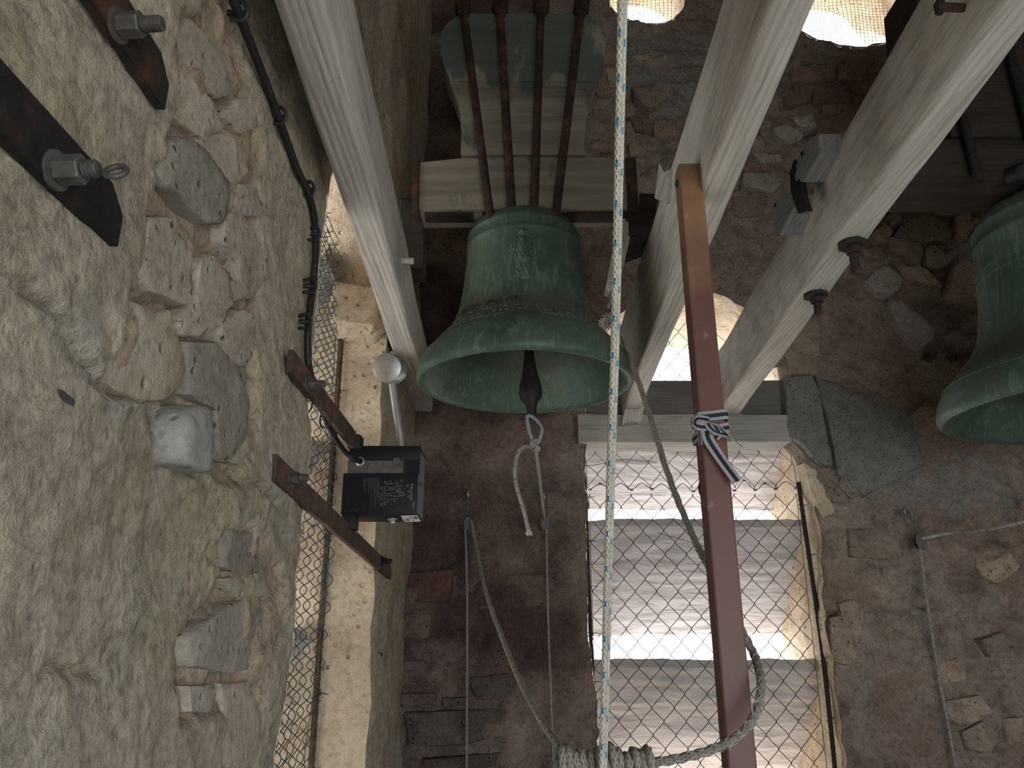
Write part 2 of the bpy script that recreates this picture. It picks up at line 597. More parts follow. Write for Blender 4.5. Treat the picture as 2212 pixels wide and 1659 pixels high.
def bell_mat():
    t = NT('verdigris_bronze')
    st = t.noise(1.0, 7, .65, vec=t.map((70, 70, 7)), dist=.3)
    big = t.noise(5, 5, .6)
    col = t.ramp(big, [(.3, (.045, .080, .060)), (.5, (.075, .125, .095)), (.72, (.11, .135, .095))])
    col = t.mix(t.ramp(st, [(.52, 0), (.72, .6)]), col, (.26, .32, .25))
    z = t.n('ShaderNodeSeparateXYZ', {'Vector': t.tc.outputs['Object']}).outputs['Z']
    band = t.math('MULTIPLY', t.ramp(z, [(.105, 0), (.13, 1), (.19, 1), (.24, 0)]), .55)
    col = t.mix(band, col, (.075, .062, .048))
    h = t.math('ADD', st, t.math('MULTIPLY', t.noise(60, 4), .5))
    return t.fin(col, t.ramp(st, [(.4, .42), (.7, .75)]), h, .25, .004, metal=.25, spec=.45)


def stucco_mat():
    t = NT('rough_stucco')
    v = t.map((3, 16, 16))
    a = t.noise(1.6, 6, .6, vec=v, dist=1.2)
    col = t.ramp(t.noise(4, 5), [(.3, (.50, .465, .455)), (.7, (.62, .585, .575))])
    return t.fin(col, .95, a, .8, .02, spec=.1)


def headstock_mat():
    t = NT('worn_painted_timber')
    g = t.noise(1.0, 7, .6, vec=t.map((1.2, 18, 18)), dist=.5)
    col = t.ramp(g, [(.3, (.15, .13, .105)), (.55, (.27, .24, .19)), (.75, (.34, .30, .245))])
    worn = t.noise(1, 6, .65, vec=t.map((9, 9, 5)))
    zz = t.n('ShaderNodeSeparateXYZ', {'Vector': t.tc.outputs['Object']}).outputs['Z']
    up = t.ramp(zz, [(.80, 0), (1.12, .22)])
    m = t.ramp(t.math('ADD', worn, up), [(.60, 0), (.68, .8)])
    col = t.mix(m, col, (.07, .095, .085))
    return t.fin(col, .8, g, .4, .004, spec=.2)


def strap_mat():
    t = NT('striped_webbing')
    u = t.n('ShaderNodeSeparateXYZ', {'Vector': t.tc.outputs['UV']}).outputs[0]
    k = t.math('LESS_THAN', t.math('ABSOLUTE', t.math('SUBTRACT', u, .5)), .19)
    a = t.noise(300, 3)
    col = t.mix(k, (.33, .32, .31), (.018, .022, .035))
    return t.fin(col, .85, a, .4, .001)


M['post'] = post_mat()
M['bell'] = bell_mat()
M['stucco'] = stucco_mat()
M['headstock'] = headstock_mat()
M['strap'] = strap_mat()


# ------------------------------------------------------------------ the walls
def in_poly(x, y, poly):
    r = np.zeros(len(x), dtype=bool)
    n = len(poly)
    j = n - 1
    for i in range(n):
        xi, yi = poly[i]
        xj, yj = poly[j]
        c = ((yi > y) != (yj > y)) & (x < (xj - xi) * (y - yi) / (yj - yi + 1e-12) + xi)
        r ^= c
        j = i
    return r


def lines(*seg):
    out = []
    for (a, b, st) in seg:
        n = max(1, int(round((b - a) / st)))
        out += list(np.linspace(a, b, n + 1)[:-1])
    out.append(seg[-1][1])
    return np.array(out)


def wall_grid(A, B, to3d, holes):
    """grid over (a,b); every hole = (inside(a,b), project(a,b)): faces inside are dropped, rim vertices snapped"""
    na, nb = len(A), len(B)
    ga, gb = np.meshgrid(A, B, indexing='ij')
    a, b = ga.ravel().copy(), gb.ravel().copy()
    drop = np.zeros(na * nb, dtype=np.int32)
    for k, (ins, proj) in enumerate(holes):
        m = ins(a, b)
        drop[m] = k + 1
        pa, pb = proj(a[m], b[m])
        a[m], b[m] = pa, pb
    idx = np.arange(na * nb).reshape(na, nb)
    q = np.stack([idx[:-1, :-1].ravel(), idx[1:, :-1].ravel(), idx[1:, 1:].ravel(), idx[:-1, 1:].ravel()], 1)
    d = drop[q]
    keep = ~((d > 0).all(axis=1))
    q = q[keep]
    P = to3d(a, b)
    used = np.unique(q)
    remap = -np.ones(na * nb, dtype=np.int64)
    remap[used] = np.arange(len(used))
    return P[used], remap[q], a[used], b[used]


def arch_hole(a0, a1, b0, spring, crown):
    """rectangle with a segmental arch head"""
    c, hw = (a0 + a1) / 2, (a1 - a0) / 2
    rise = crown - spring
    R = (hw * hw + rise * rise) / (2 * rise)
    zc = crown - R

    def top(a):
        return zc + np.sqrt(np.maximum(R * R - (a - c) ** 2, 1e-9))

    def ins(a, b):
        return (a > a0 + 1e-6) & (a < a1 - 1e-6) & (b > b0 + 1e-6) & (b < top(a) - 1e-6)

    def proj(a, b):
        dl, dr, db, dt = a - a0, a1 - a, b - b0, top(a) - b
        m = np.minimum(np.minimum(dl, dr), np.minimum(db, dt))
        pa, pb = a.copy(), b.copy()
        k = (m == dt)
        pb[k] = top(a[k])
        k = (m == dl)
        pa[k] = a0
        k = (m == dr)
        pa[k] = a1
        k = (m == db)
        pb[k] = b0
        return pa, pb

    def outline(st=.015):
        pts = [(a0, z) for z in np.arange(b0, spring, st)]
        xs = np.arange(a0, a1, st)
        pts += [(x, float(top(np.array(x)))) for x in xs]
        pts += [(a1, z) for z in np.arange(spring, b0, -st)]
        pts += [(x, b0) for x in np.arange(a1, a0, -st)]
        return pts
    return ins, proj, outline


def round_hole(ca, cb, r):
    def ins(a, b):
        return (a - ca) ** 2 + (b - cb) ** 2 < r * r

    def proj(a, b):
        d = np.sqrt((a - ca) ** 2 + (b - cb) ** 2) + 1e-9
        return ca + (a - ca) / d * r, cb + (b - cb) / d * r

    def outline(st=.015):
        n = int(2 * math.pi * r / st)
        return [(ca + r * math.cos(2 * math.pi * k / n), cb + r * math.sin(2 * math.pi * k / n)) for k in range(n)]
    return ins, proj, outline


def tunnel(outline, to3d, d0, d1, st=.015):
    n = len(outline)
    m = int((d1 - d0) / st) + 1
    V, F = [], []
    for d in np.linspace(d0, d1, m):
        for (a, b) in outline:
            V.append(to3d(a, b, d))
    for j in range(m - 1):
        for k in range(n):
            F.append([j * n + k, j * n + (k + 1) % n, (j + 1) * n + (k + 1) % n, (j + 1) * n + k])
    return np.array(V), F


def blend(P, x, y, polys, jit, width, seed):
    """soft mask, 1 inside the polygons, with a ragged edge"""
    jx = vnoise(P, 14, seed) * jit + vnoise(P, 45, seed + 3) * jit * .45
    jy = vnoise(P, 14, seed + 1) * jit + vnoise(P, 45, seed + 4) * jit * .45
    m = np.zeros(len(P))
    for dx, dy in ((0, 0), (width, 0), (-width, 0), (0, width), (0, -width)):
        k = np.zeros(len(P), dtype=bool)
        for p in polys:
            k |= in_poly(x + jx + dx, y + jy + dy, p)
        m += k
    return m / 5.0


WL = dict(y0=1.455, y1=2.275, z0=-.95)        # left window
WB = dict(x0=.295, x1=1.175, z0=-.95)         # back window
h_left = arch_hole(WL['y0'], WL['y1'], WL['z0'], 1.0, 1.34)
h_back = arch_hole(WB['x0'], WB['x1'], WB['z0'], 1.0, 1.36)
h_oc1 = round_hole(.65, 2.945, .195)
h_oc2 = round_hole(1.60, 2.937, .32)


def px_left(poly):
    return [(lambda p: (p.y, p.z))(at(u, v, X=XL)) for u, v in poly]


def px_back(poly):
    return [(lambda p: (p.x, p.z))(at(u, v, Y=YB)) for u, v in poly]


# left wall
A = lines((YR - .1, .35, .06), (.35, WL['y0'], .0055), (WL['y0'], WL['y1'], .02), (WL['y1'], YB + .06, .0125))
B = lines((FLOOR - .05, -.45, .05), (-.45, 1.55, .0065), (1.55, CEIL + .05, .04))
P, Fq, ay, bz = wall_grid(A, B, lambda a, b: np.stack([np.full_like(a, XL), a, b], 1), [h_left[:2]])
bare = [px_left(p) for p in (
    [(365, 2), (362, 260), (345, 330), (322, 355), (300, 560), (245, 640), (200, 760), (165, 800), (210, 835), (290, 870), (345, 930), (390, 1010), (430, 1040), (520, 1030), (545, 880), (560, 600), (560, 300), (500, 2)],
    [(445, 1175), (500, 1130), (560, 1150), (610, 1250), (580, 1460), (540, 1659), (470, 1659), (470, 1560), (395, 1540), (392, 1440), (390, 1370), (440, 1320), (460, 1250)])]
bm_ = blend(P, ay, bz, bare, .018, .004, 5)
gband = blend(P, ay, bz, [px_left([(2, 610), (110, 650), (190, 770), (330, 900), (420, 1020), (400, 1040), (300, 930), (160, 840), (90, 720), (2, 660)])], .03, .015, 25)
def edge_fade(a, b, a0, a1, b0, b1, w):
    d = np.maximum(np.maximum(a0 - a, a - a1), np.maximum(b0 - b, b - b1))
    return np.clip(d / w, 0, 1)


P2 = rough(P)
ef = np.clip(edge_fade(ay, bz, WL['y0'], WL['y1'], WL['z0'], 1.34, .035), 0, 1)
P2[:, 0] += ef * (1 - bm_) * .008 + ef * bm_ * (np.abs(vnoise(P, 15, 61)) * .016 - .011 + vnoise(P, 38, 62) * .004 + vnoise(P, 85, 63) * .0018)
def crack_depth(x, y, polys, w):
    m = np.zeros(len(x))
    for pl in polys:
        for (x0, y0), (x1, y1) in zip(pl[:-1], pl[1:]):
            L2_ = (x1 - x0) ** 2 + (y1 - y0) ** 2
            t_ = np.clip(((x - x0) * (x1 - x0) + (y - y0) * (y1 - y0)) / L2_, 0, 1)
            d = np.hypot(x - x0 - t_ * (x1 - x0), y - y0 - t_ * (y1 - y0))
            m = np.maximum(m, np.clip(1 - d / w, 0, 1))
    return m


jx, jy = vnoise(P, 30, 95) * .005, vnoise(P, 30, 96) * .005
ck = crack_depth(ay + jx, bz + jy, [px_left(p) for p in (
    [(168, 800), (205, 832), (290, 868), (318, 928), (352, 952), (375, 980), (405, 1030), (440, 1040)], [(245, 638), (295, 660), (322, 680), (352, 668)],
    [(310, 462), (350, 470), (392, 515), (402, 560)], [(460, 990), (510, 1018), (548, 1045), (590, 1080)], [(362, 255), (420, 300), (446, 330)], [(455, 530), (500, 580), (540, 600)],
    [(110, 1452), (230, 1460), (236, 1440)], [(0, 620), (60, 650), (110, 700), (165, 790)])], .0075)
P2[:, 0] -= ck * .016
wall_left = structure(new_mesh('wall_left', P2, Fq, M['wall_left'], attrs={'plaster': (1 - bm_) * (1 - ck), 'grey': gband * .8}))

# back wall
A = lines((XL - .06, WB['x0'], .0125), (WB['x0'], WB['x1'], .0125), (WB['x1'], 2.15, .0125), (2.15, XR + .06, .05))
B = lines((FLOOR - .05, -.75, .05), (-.75, 3.15, .0125), (3.15, CEIL + .05, .05))
P, Fq, ax, bz = wall_grid(A, B, lambda a, b: np.stack([a, np.full_like(a, YB), b], 1), [h_back[:2], h_oc1[:2], h_oc2[:2]])
pm = np.clip(.5 + 1.3 * vnoise(P, 2.3, 3) + .6 * vnoise(P, 7, 4), 0, 1)
cav = blend(P, ax, bz, [px_back([(1990, 660), (2090, 655), (2130, 700), (2150, 745), (2060, 765), (2000, 770), (1985, 720)])], .02, .02, 31)
cav2 = blend(P, ax, bz, [px_back(p) for p in ([(1975, 1105), (1990, 1105), (1997, 1148), (1978, 1148)], [(1965, 1265), (1985, 1270), (2035, 1310), (2000, 1315), (1970, 1300)], [(1790, 1330), (1840, 1310), (1840, 1390), (1795, 1400)], [(1748, 812), (1756, 812), (1800, 1018), (1788, 1018)])], .006, .006, 33)
rub = blend(P, ax, bz, [px_back(p) for p in ([(1270, 60), (1560, 40), (1480, 300), (1420, 470), (1270, 460)], [(1600, 90), (1830, 110), (1760, 420), (1640, 520), (1560, 420)],
      [(1870, 400), (2190, 400), (2190, 720), (1960, 760), (1880, 600)], [(2060, 1180), (2230, 1100), (2230, 1659), (2080, 1659)], [(880, 1190), (1120, 1180), (1110, 1659), (860, 1659)])], .06, .03, 71)
gr = blend(P, ax, bz, [px_back(p) for p in ([(1690, 820), (1760, 810), (1960, 900), (2000, 1050), (1850, 1090), (1700, 930)], [(1370, 70), (1560, 60), (1500, 270), (1380, 250), (1330, 180)], [(1860, 1050), (2170, 980), (2180, 1110), (1920, 1120)])], .06, .03, 41)
P2 = rough(P, 1.25)
P2[:, 1] += edge_fade(ax, bz, WB['x0'], WB['x1'], WB['z0'], 1.36, .035) * (vnoise(P, 17, 91) * .006 + vnoise(P, 42, 92) * .003)
ef = edge_fade(ax, bz, WB['x0'], WB['x1'], WB['z0'], 1.36, .035)
P2[:, 1] += ef * (cav * .10 + cav2 * .05 - gr * .012)
P2[:, 1] += ef * np.clip(vnoise(P, 5, 51), 0, 1) * .02
P2[:, 1] -= ef * rub * (np.abs(vnoise(P, 11, 64)) * .035 - .012 + vnoise(P, 26, 65) * .010 + vnoise(P, 55, 66) * .005)
dark_tone = np.clip(.72 + .55 * vnoise(P, 3.0, 301) + .35 * vnoise(P, 9, 302), 0, 1) * np.clip((.30 + .10 * vnoise(P, 4, 303) - ax) / .12, 0, 1)  # darker masonry colour left of the back window, uneven and ragged at its edge
wall_back = structure(new_mesh('wall_back', P2, Fq, M['wall_back'], attrs={'plaster': pm, 'grey': np.clip(gr, 0, 1), 'soot': dark_tone}))

# right and rear wall with their open windows, floor and ceiling
for nm, A0, A1, f3, w in (('wall_right', YR - .05, YB + .05, lambda a, b: np.stack([np.full_like(a, XR), a, b], 1), WIN_R),
                          ('wall_rear', XL - .05, XR + .05, lambda a, b: np.stack([a, np.full_like(a, YR), b], 1), WIN_B)):
    A = lines((A0, w[0], .05), (w[0], w[1], .05), (w[1], A1, .05))
    B = lines((FLOOR - .05, w[2], .05), (w[2], w[3], .05), (w[3], CEIL + .05, .05))
    hl = arch_hole(w[0], w[1], w[2], w[3] - .3, w[3])
    P, Fq, a_, b_ = wall_grid(A, B, f3, [hl[:2]])
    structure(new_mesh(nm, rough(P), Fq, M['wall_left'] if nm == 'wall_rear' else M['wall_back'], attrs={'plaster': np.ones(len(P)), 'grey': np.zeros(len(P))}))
for nm, z in (('floor', FLOOR), ('ceiling', CEIL)):
    A = lines((XL - .06, XR + .06, .08))
    B = lines((YR - .06, YB + .06, .08))
    P, Fq, a_, b_ = wall_grid(A, B, lambda a, b: np.stack([a, b, np.full_like(a, z)], 1), [])
    structure(new_mesh(nm, rough(P, .5), Fq, M['floor'], attrs={'plaster': np.ones(len(P)), 'grey': np.zeros(len(P))}))
g = MB().add([(-90, -90, -11), (90, -90, -11), (90, 90, -11), (-90, 90, -11)], [[0, 1, 2, 3]])
structure(g.build('ground', M['ground'], smooth=False))

# reveals of the two windows and the two round holes
DEPTH = .66
V, F = tunnel(h_back[2](), lambda a, b, d: (a + (.03 * (d) if a > .7 else 0), YB + d, b), -.003, DEPTH)
window_1 = structure(new_mesh('window_1', rough(V, 1.25), F, M['sandstone']))
V, F = tunnel(h_left[2](), lambda a, b, d: (XL - d, a, b), -.002, DEPTH)
kr = (V[:, 0] < -.45) & (V[:, 0] > -.57) & (V[:, 2] > 1.03) & (V[:, 2] < 1.16) & (V[:, 1] > 1.95)
V[kr, 1] += .11
window_2 = structure(new_mesh('window_2', rough(V, 1.0), F, M['sandstone']))
V, F = tunnel(h_oc1[2](), lambda a, b, d: (a, YB + d, b), -.01, .30)
window_3 = structure(new_mesh('window_3', rough(V, 1.25), F, M['sandstone']))
V, F = tunnel(h_oc2[2](), lambda a, b, d: (a, YB + d, b), -.01, .42)
window_4 = structure(new_mesh('window_4', rough(V, 1.25), F, M['sandstone']))


def slab(win, p_top, p_low, along, length, mat):
    """sloping louvre slab: p_top inner upper edge, p_low outer lower edge, 'along' = axis of its length"""
    p_top, p_low, al = Vector(p_top), Vector(p_low), Vector(along)
    d = (p_low - p_top)
    nrm = d.cross(al).normalized()
    if nrm.z < 0:
        nrm = -nrm
    th = .05
    V, F = [], []
    na, nd = int(length / .02), int(d.length / .008)
    for side in (0, 1):
        for i in range(na + 1):
            for j in range(nd + 1):
                V.append(p_top + al * (length * i / na) + d * (j / nd) + nrm * (th * side))
    n1 = (na + 1) * (nd + 1)
    ix = lambda s, i, j: s * n1 + i * (nd + 1) + j
    for i in range(na):
        for j in range(nd):
            F.append([ix(0, i, j), ix(0, i + 1, j), ix(0, i + 1, j + 1), ix(0, i, j + 1)])
            F.append([ix(1, i, j), ix(1, i, j + 1), ix(1, i + 1, j + 1), ix(1, i + 1, j)])
        F.append([ix(0, i, 0), ix(1, i, 0), ix(1, i + 1, 0), ix(0, i + 1, 0)])
        F.append([ix(0, i, nd), ix(0, i + 1, nd), ix(1, i + 1, nd), ix(1, i, nd)])
    for j in range(nd):
        F.append([ix(0, 0, j), ix(0, 0, j + 1), ix(1, 0, j + 1), ix(1, 0, j)])
        F.append([ix(0, na, j), ix(1, na, j), ix(1, na, j + 1), ix(0, na, j + 1)])
    V = np.array([tuple(v) for v in V])
    sc_ = np.array([5.0 if al.x else 38.0, 38.0 if al.x else 5.0, 38.0])
    rp = vnoise(V * sc_, 1.0, 201) * .0045 + vnoise(V * sc_, 2.1, 202) * .002
    V = V - np.outer(rp, np.array(nrm))
    return new_mesh('louvre_slab', rough(V, .7), F, mat, win, angle=50)


for z in (.93, .385, -.155, -.695):
    slab(window_1, (WB['x0'] - .03, 3.15, z), (WB['x0'] - .03, 3.53, z - .42), (1, 0, 0), WB['x1'] - WB['x0'] + .1, M['stucco'])
for z in (1.04, .50, -.045, -.585):
    slab(window_2, (-.56, WL['y0'] - .03, z), (-.97, WL['y0'] - .03, z - .45), (0, 1, 0), WL['y1'] - WL['y0'] + .06, M['stucco'])


# ------------------------------------------------------------------ stones and bricks set in the walls
def stone(poly, plane, h, mat, parent, name='stone', n=24, boxy=False, sink=.02):
    """irregular stone whose outline lies in the wall plane and whose face stands h proud"""
    if plane == 'L':
        q = [(lambda p: (p.y, p.z))(at(u, v, X=XL)) for u, v in poly]
    else:
        q = [(lambda p: (p.x, p.z))(at(u, v, Y=YB)) for u, v in poly]
    # resample
    per = [math.dist(q[i], q[(i + 1) % len(q)]) for i in range(len(q))]
    tot = sum(per)
    pts = []
    for k in range(n):
        s = tot * k / n
        i = 0
        while s > per[i]:
            s -= per[i]
            i = (i + 1) % len(q)
        f = s / per[i]
        a, b = q[i], q[(i + 1) % len(q)]
        pts.append((a[0] + (b[0] - a[0]) * f, a[1] + (b[1] - a[1]) * f))
    sm = pts
    c = (sum(p[0] for p in sm) / n, sum(p[1] for p in sm) / n)
    sz = math.sqrt(tot)
    if plane == 'L':
        h *= .48
    tk = .03 if plane == 'L' else .12
    tx, ty = random.uniform(-tk, tk), random.uniform(-tk, tk)
    rings = ((1.03, -sink), (1.0, h * .55), (.965, h * .9), (.72, h), (.40, h * 1.03)) if not boxy else ((1.02, -sink), (1.0, h * .7), (.965, h * .97), (.7, h), (.35, h * 1.02))
    V, F = [], []
    sd_ = random.random() * 50
    for (sc, hh) in rings:
        for p in sm:
            x, y = c[0] + (p[0] - c[0]) * sc, c[1] + (p[1] - c[1]) * sc
            j = mnoise.noise(Vector((x * 26 + sd_, y * 26, sc * 3)))
            j2 = mnoise.noise(Vector((x * 60 + sd_, y * 60, 9)))
            hz = hh + ((j * .45 + j2 * .25) * min(h, .018) + (x - c[0]) * tx + (y - c[1]) * ty) * (1.0 if sc < 1.02 else 0)
            rj = 1 + (j * .05 + j2 * .04 if sc > .7 else 0)
            x, y = c[0] + (x - c[0]) * rj, c[1] + (y - c[1]) * rj
            V.append((XL + hz, x, y) if plane == 'L' else (x, YB - hz, y))
    V.append((XL + h * 1.05, c[0], c[1]) if plane == 'L' else (c[0], YB - h * 1.05, c[1]))
    for r in range(len(rings) - 1):
        for k in range(n):
            F.append([r * n + k, r * n + (k + 1) % n, (r + 1) * n + (k + 1) % n, (r + 1) * n + k])
    r = len(rings) - 1
    for k in range(n):
        F.append([r * n + k, r * n + (k + 1) % n, len(V) - 1])
    return new_mesh(name, V, F, mat, parent, angle=55)


def crop(ox, oy, s, pts):
    return [(ox + x / s, oy + y / s) for x, y in pts]


L1 = lambda p: crop(0, 0, 2.765, p)
L2 = lambda p: crop(0, 560, 2.765, p)
L3 = lambda p: crop(0, 1060, 2.77, p)
for poly, h, m in (
        (L1([(900, 1000), (1000, 830), (1130, 830), (1230, 900), (1330, 1080), (1350, 1200), (1310, 1330), (1200, 1340), (1100, 1260), (1030, 1180), (920, 1080)]), .022, 'stone_left'),
        ([(300, 470), (348, 472), (385, 510), (400, 565), (398, 640), (380, 662), (335, 640), (290, 630), (275, 600), (285, 520)], .026, 'stone_left'),
        ([(420, 560), (455, 550), (490, 600), (495, 655), (470, 700), (410, 728), (378, 728), (370, 700), (400, 650)], .018, 'stone_left'),
        ([(480, 460), (515, 468), (545, 510), (575, 540), (575, 600), (540, 640), (530, 650), (505, 600), (500, 560), (470, 520)], .016, 'stone_left'),
        ([(470, 700), (513, 665), (540, 685), (543, 755), (520, 795), (485, 777), (463, 715)], .018, 'stone_left'),
        ([(246, 640), (322, 676), (351, 672), (380, 734), (391, 777), (383, 842), (340, 867), (290, 867), (206, 828), (170, 802), (203, 762), (224, 705)], .016, 'stone_green'),
        ([(391, 737), (450, 737), (506, 790), (522, 835), (535, 885), (524, 940), (488, 1001), (458, 985), (455, 885), (400, 860)], .018, 'stone_left'),
        ([(390, 1378), (433, 1342), (480, 1310), (523, 1291), (556, 1313), (550, 1360), (563, 1400), (542, 1446), (480, 1454), (390, 1435)], .014, 'stone_left'),
        ([(397, 1482), (444, 1479), (462, 1500), (444, 1540), (397, 1537)], .016, 'stone_left'),
        ([(362, 155), (394, 152), (456, 224), (474, 275), (434, 307), (362, 250)], .013, 'stone_left'),
        ([(503, 213), (542, 210), (550, 275), (506, 290), (474, 253)], .014, 'stone_left'),
        ([(506, 398), (535, 398), (579, 452), (597, 481), (564, 467), (524, 467)], .012, 'stone_left'),
        ([(362, 60), (400, 40), (470, 110), (500, 200), (460, 215), (395, 140)], .012, 'stone_left'),
        ([(410, 300), (470, 285), (505, 300), (520, 390), (480, 420), (440, 340)], .011, 'stone_left'),
        (L2([(1375, 130), (1470, 150), (1455, 225), (1370, 250)]), .012, 'stone_green'),
        (L2([(1300, 1060), (1440, 1010), (1470, 1120), (1420, 1230), (1300, 1200)]), .012, 'stone_left'),
        ([(477, 1479), (534, 1471), (560, 1560), (545, 1659), (473, 1659)], .010, 'stone_left'),
        ([(480, 1140), (540, 1150), (560, 1220), (520, 1250), (470, 1225)], .012, 'stone_left'),
        ([(470, 1250), (560, 1235), (590, 1290), (500, 1290)], .010, 'stone_green')):
    stone(poly, 'L', h, M[m], wall_left, n=30)
# the grey cobble that sticks out of the wall
pts = [(at(u, v, X=XL + .036).y, at(u, v, X=XL + .036).z) for u, v in [(405, 905), (430, 880), (453, 882), (460, 930), (458, 985), (450, 1020), (425, 1012), (397, 995), (399, 940)]]
pp = catmull([Vector((a, b, 0)) for a, b in pts], 3, True)
cc = sum(pp, Vector()) / len(pp)
V, F = [], []
n = len(pp)
for sc, x in ((1.03, XL - .03), (1.03, XL + .008), (1.02, XL + .030), (.97, XL + .036), (.88, XL + .039), (.5, XL + .040)):
    for p in pp:
        V.append((x + mnoise.noise(p * 40) * .002, cc.x + (p.x - cc.x) * sc, cc.y + (p.y - cc.y) * sc))
V.append((XL + .040, cc.x, cc.y))
for r in range(5):
    for k in range(n):
        F.append([r * n + k, r * n + (k + 1) % n, (r + 1) * n + (k + 1) % n, (r + 1) * n + k])
for k in range(n):
    F.append([5 * n + k, 5 * n + (k + 1) % n, len(V) - 1])
new_mesh('stone', V, F, M['grey_stone'], wall_left, angle=60)

R1 = lambda p: crop(1712, 450, 3.318, p)
R0 = lambda p: crop(1712, 0, 3.318, p)
C0 = lambda p: crop(1280, 0, 3.318, p)
B6 = lambda p: crop(560, 1100, 2.967, p)
for poly, h, m in (
        (R1([(560, 190), (640, 130), (700, 180), (660, 280), (590, 250)]), .03, 'stone_back'),
        (R1([(700, 220), (760, 130), (900, 60), (1000, 90), (1110, 200), (1090, 260), (900, 270), (780, 240)]), .04, 'stone_back'),
        (R1([(660, 240), (780, 250), (900, 280), (910, 370), (860, 430), (740, 360), (660, 330)]), .045, 'stone_back'),
        (R1([(920, 320), (980, 300), (1060, 370), (1150, 320), (1160, 340), (1080, 430), (990, 470), (930, 420)]), .045, 'stone_back'),
        (R1([(500, 540), (600, 430), (660, 440), (770, 530), (730, 620), (640, 660), (560, 620)]), .04, 'mortar_lump'),
        (R1([(730, 440), (860, 430), (1000, 500), (1060, 580), (960, 560), (780, 520)]), .03, 'stone_back'),
        (R1([(1150, 60), (1250, 40), (1270, 170), (1200, 270), (1130, 220)]), .04, 'stone_back'),
        (R1([(1080, 600), (1140, 400), (1250, 380), (1490, 480), (1500, 800), (1480, 900), (1380, 860), (1330, 700), (1050, 640)]), .03, 'stone_back'),
        (R1([(650, 690), (740, 690), (980, 880), (970, 960), (890, 1035), (760, 930), (680, 850)]), .06, 'mortar_lump'),
        (R1([(450, 310), (560, 290), (660, 340), (640, 390), (500, 370)]), .03, 'stone_back'),
        (R1([(1280, 80), (1380, 90), (1420, 160), (1330, 240), (1270, 200)]), .03, 'stone_back'),
        (R1([(780, 1530), (930, 1400), (1050, 1460), (1080, 1570), (960, 1640), (820, 1600)]), .025, 'stone_back'),
        (R0([(0, 480), (300, 480), (290, 590), (0, 590)]), .016, 'brick'),
        (R0([(320, 470), (520, 480), (500, 590), (320, 580)]), .016, 'brick'),
        (R0([(140, 605), (420, 605), (440, 740), (140, 740)]), .018, 'brick'),
        (R0([(0, 610), (110, 640), (100, 740), (0, 740)]), .016, 'brick'),
        (R0([(200, 770), (360, 760), (350, 820), (200, 820)]), .016, 'brick'),
        (R0([(60, 400), (260, 400), (250, 465), (60, 465)]), .012, 'stone_back'),
        (R0([(960, 1380), (1160, 1380), (1180, 1450), (960, 1460)]), .02, 'brick'),
        (R0([(1170, 1320), (1420, 1330), (1420, 1430), (1200, 1430)]), .022, 'brick'),
        (R0([(1280, 1450), (1440, 1450), (1430, 1530), (1280, 1530)]), .02, 'brick'),
        (R0([(1000, 1480), (1250, 1480), (1250, 1560), (1010, 1560)]), .022, 'stone_back'),
        (R0([(780, 1420), (930, 1360), (940, 1450), (800, 1530)]), .03, 'stone_back'),
        (R0([(660, 1560), (750, 1500), (760, 1600), (690, 1650)]), .03, 'stone_back'),
        (C0([(270, 660), (420, 630), (520, 690), (530, 740), (400, 830), (290, 750)]), .045, 'stone_back'),
        (C0([(0, 810), (100, 800), (130, 880), (0, 900)]), .03, 'brick'),
        (C0([(0, 620), (100, 610), (140, 700), (30, 720)]), .03, 'brick'),
        (C0([(430, 900), (600, 900), (580, 1010), (430, 1010)]), .03, 'brick'),
        (C0([(90, 530), (170, 520), (180, 620), (110, 610)]), .03, 'stone_back'),
        (C0([(250, 860), (400, 850), (420, 960), (300, 960)]), .03, 'brick'),
        (C0([(250, 1050), (420, 1040), (440, 1120), (260, 1140)]), .03, 'stone_back'),
        (C0([(280, 420), (480, 380), (560, 450), (450, 500)]), .025, 'stone_back'),
        (C0([(1280, 930), (1400, 930), (1500, 1010), (1400, 1060), (1300, 1000)]), .035, 'mortar_lump'),
        (C0([(1420, 870), (1560, 830), (1590, 940), (1450, 950)]), .035, 'mortar_lump'),
        (C0([(1130, 1120), (1330, 1140), (1350, 1180), (1200, 1195)]), .03, 'mortar_lump'),
        (C0([(1060, 1270), (1200, 1260), (1340, 1330), (1290, 1400), (1060, 1370)]), .035, 'mortar_lump'),
        (C0([(1070, 1200), (1250, 1190), (1260, 1240), (1080, 1260)]), .02, 'brick'),
        (C0([(1360, 700), (1530, 640), (1540, 740), (1380, 780)]), .02, 'brick'),
        (C0([(1000, 1420), (1250, 1420), (1200, 1560), (1000, 1560)]), .018, 'brick'),
        (B6([(925, 410), (1250, 390), (1210, 600), (940, 590)]), .014, 'brick_red'),
        (B6([(900, 670), (1110, 670), (1090, 830), (900, 830)]), .014, 'stone_sooty'),
        (B6([(930, 1300), (1550, 1280), (1560, 1460), (1300, 1510), (960, 1510)]), .016, 'stone_sooty'),
        (B6([(1200, 950), (1550, 930), (1530, 1010), (1200, 1000)]), .014, 'stone_sooty'),
        (B6([(1350, 1080), (1590, 1050), (1620, 1180), (1440, 1220), (1370, 1190)]), .016, 'stone_sooty'),
        (B6([(1180, 1210), (1330, 1200), (1330, 1260), (1180, 1260)]), .012, 'stone_sooty'),
        (B6([(1050, 1600), (1550, 1560), (1500, 1659), (1060, 1659)]), .016, 'stone_sooty'),
        (B6([(890, 970), (1080, 970), (1080, 1120), (890, 1130)]), .012, 'stone_sooty'),
        (B6([(900, 1180), (1130, 1180), (1130, 1270), (900, 1270)]), .012, 'stone_sooty'),
        (B6([(1250, 430), (1900, 420), (1880, 620), (1230, 640)]), .006, 'stone_sooty')):
    nm = 'brick' if m.startswith('brick') else 'stone'
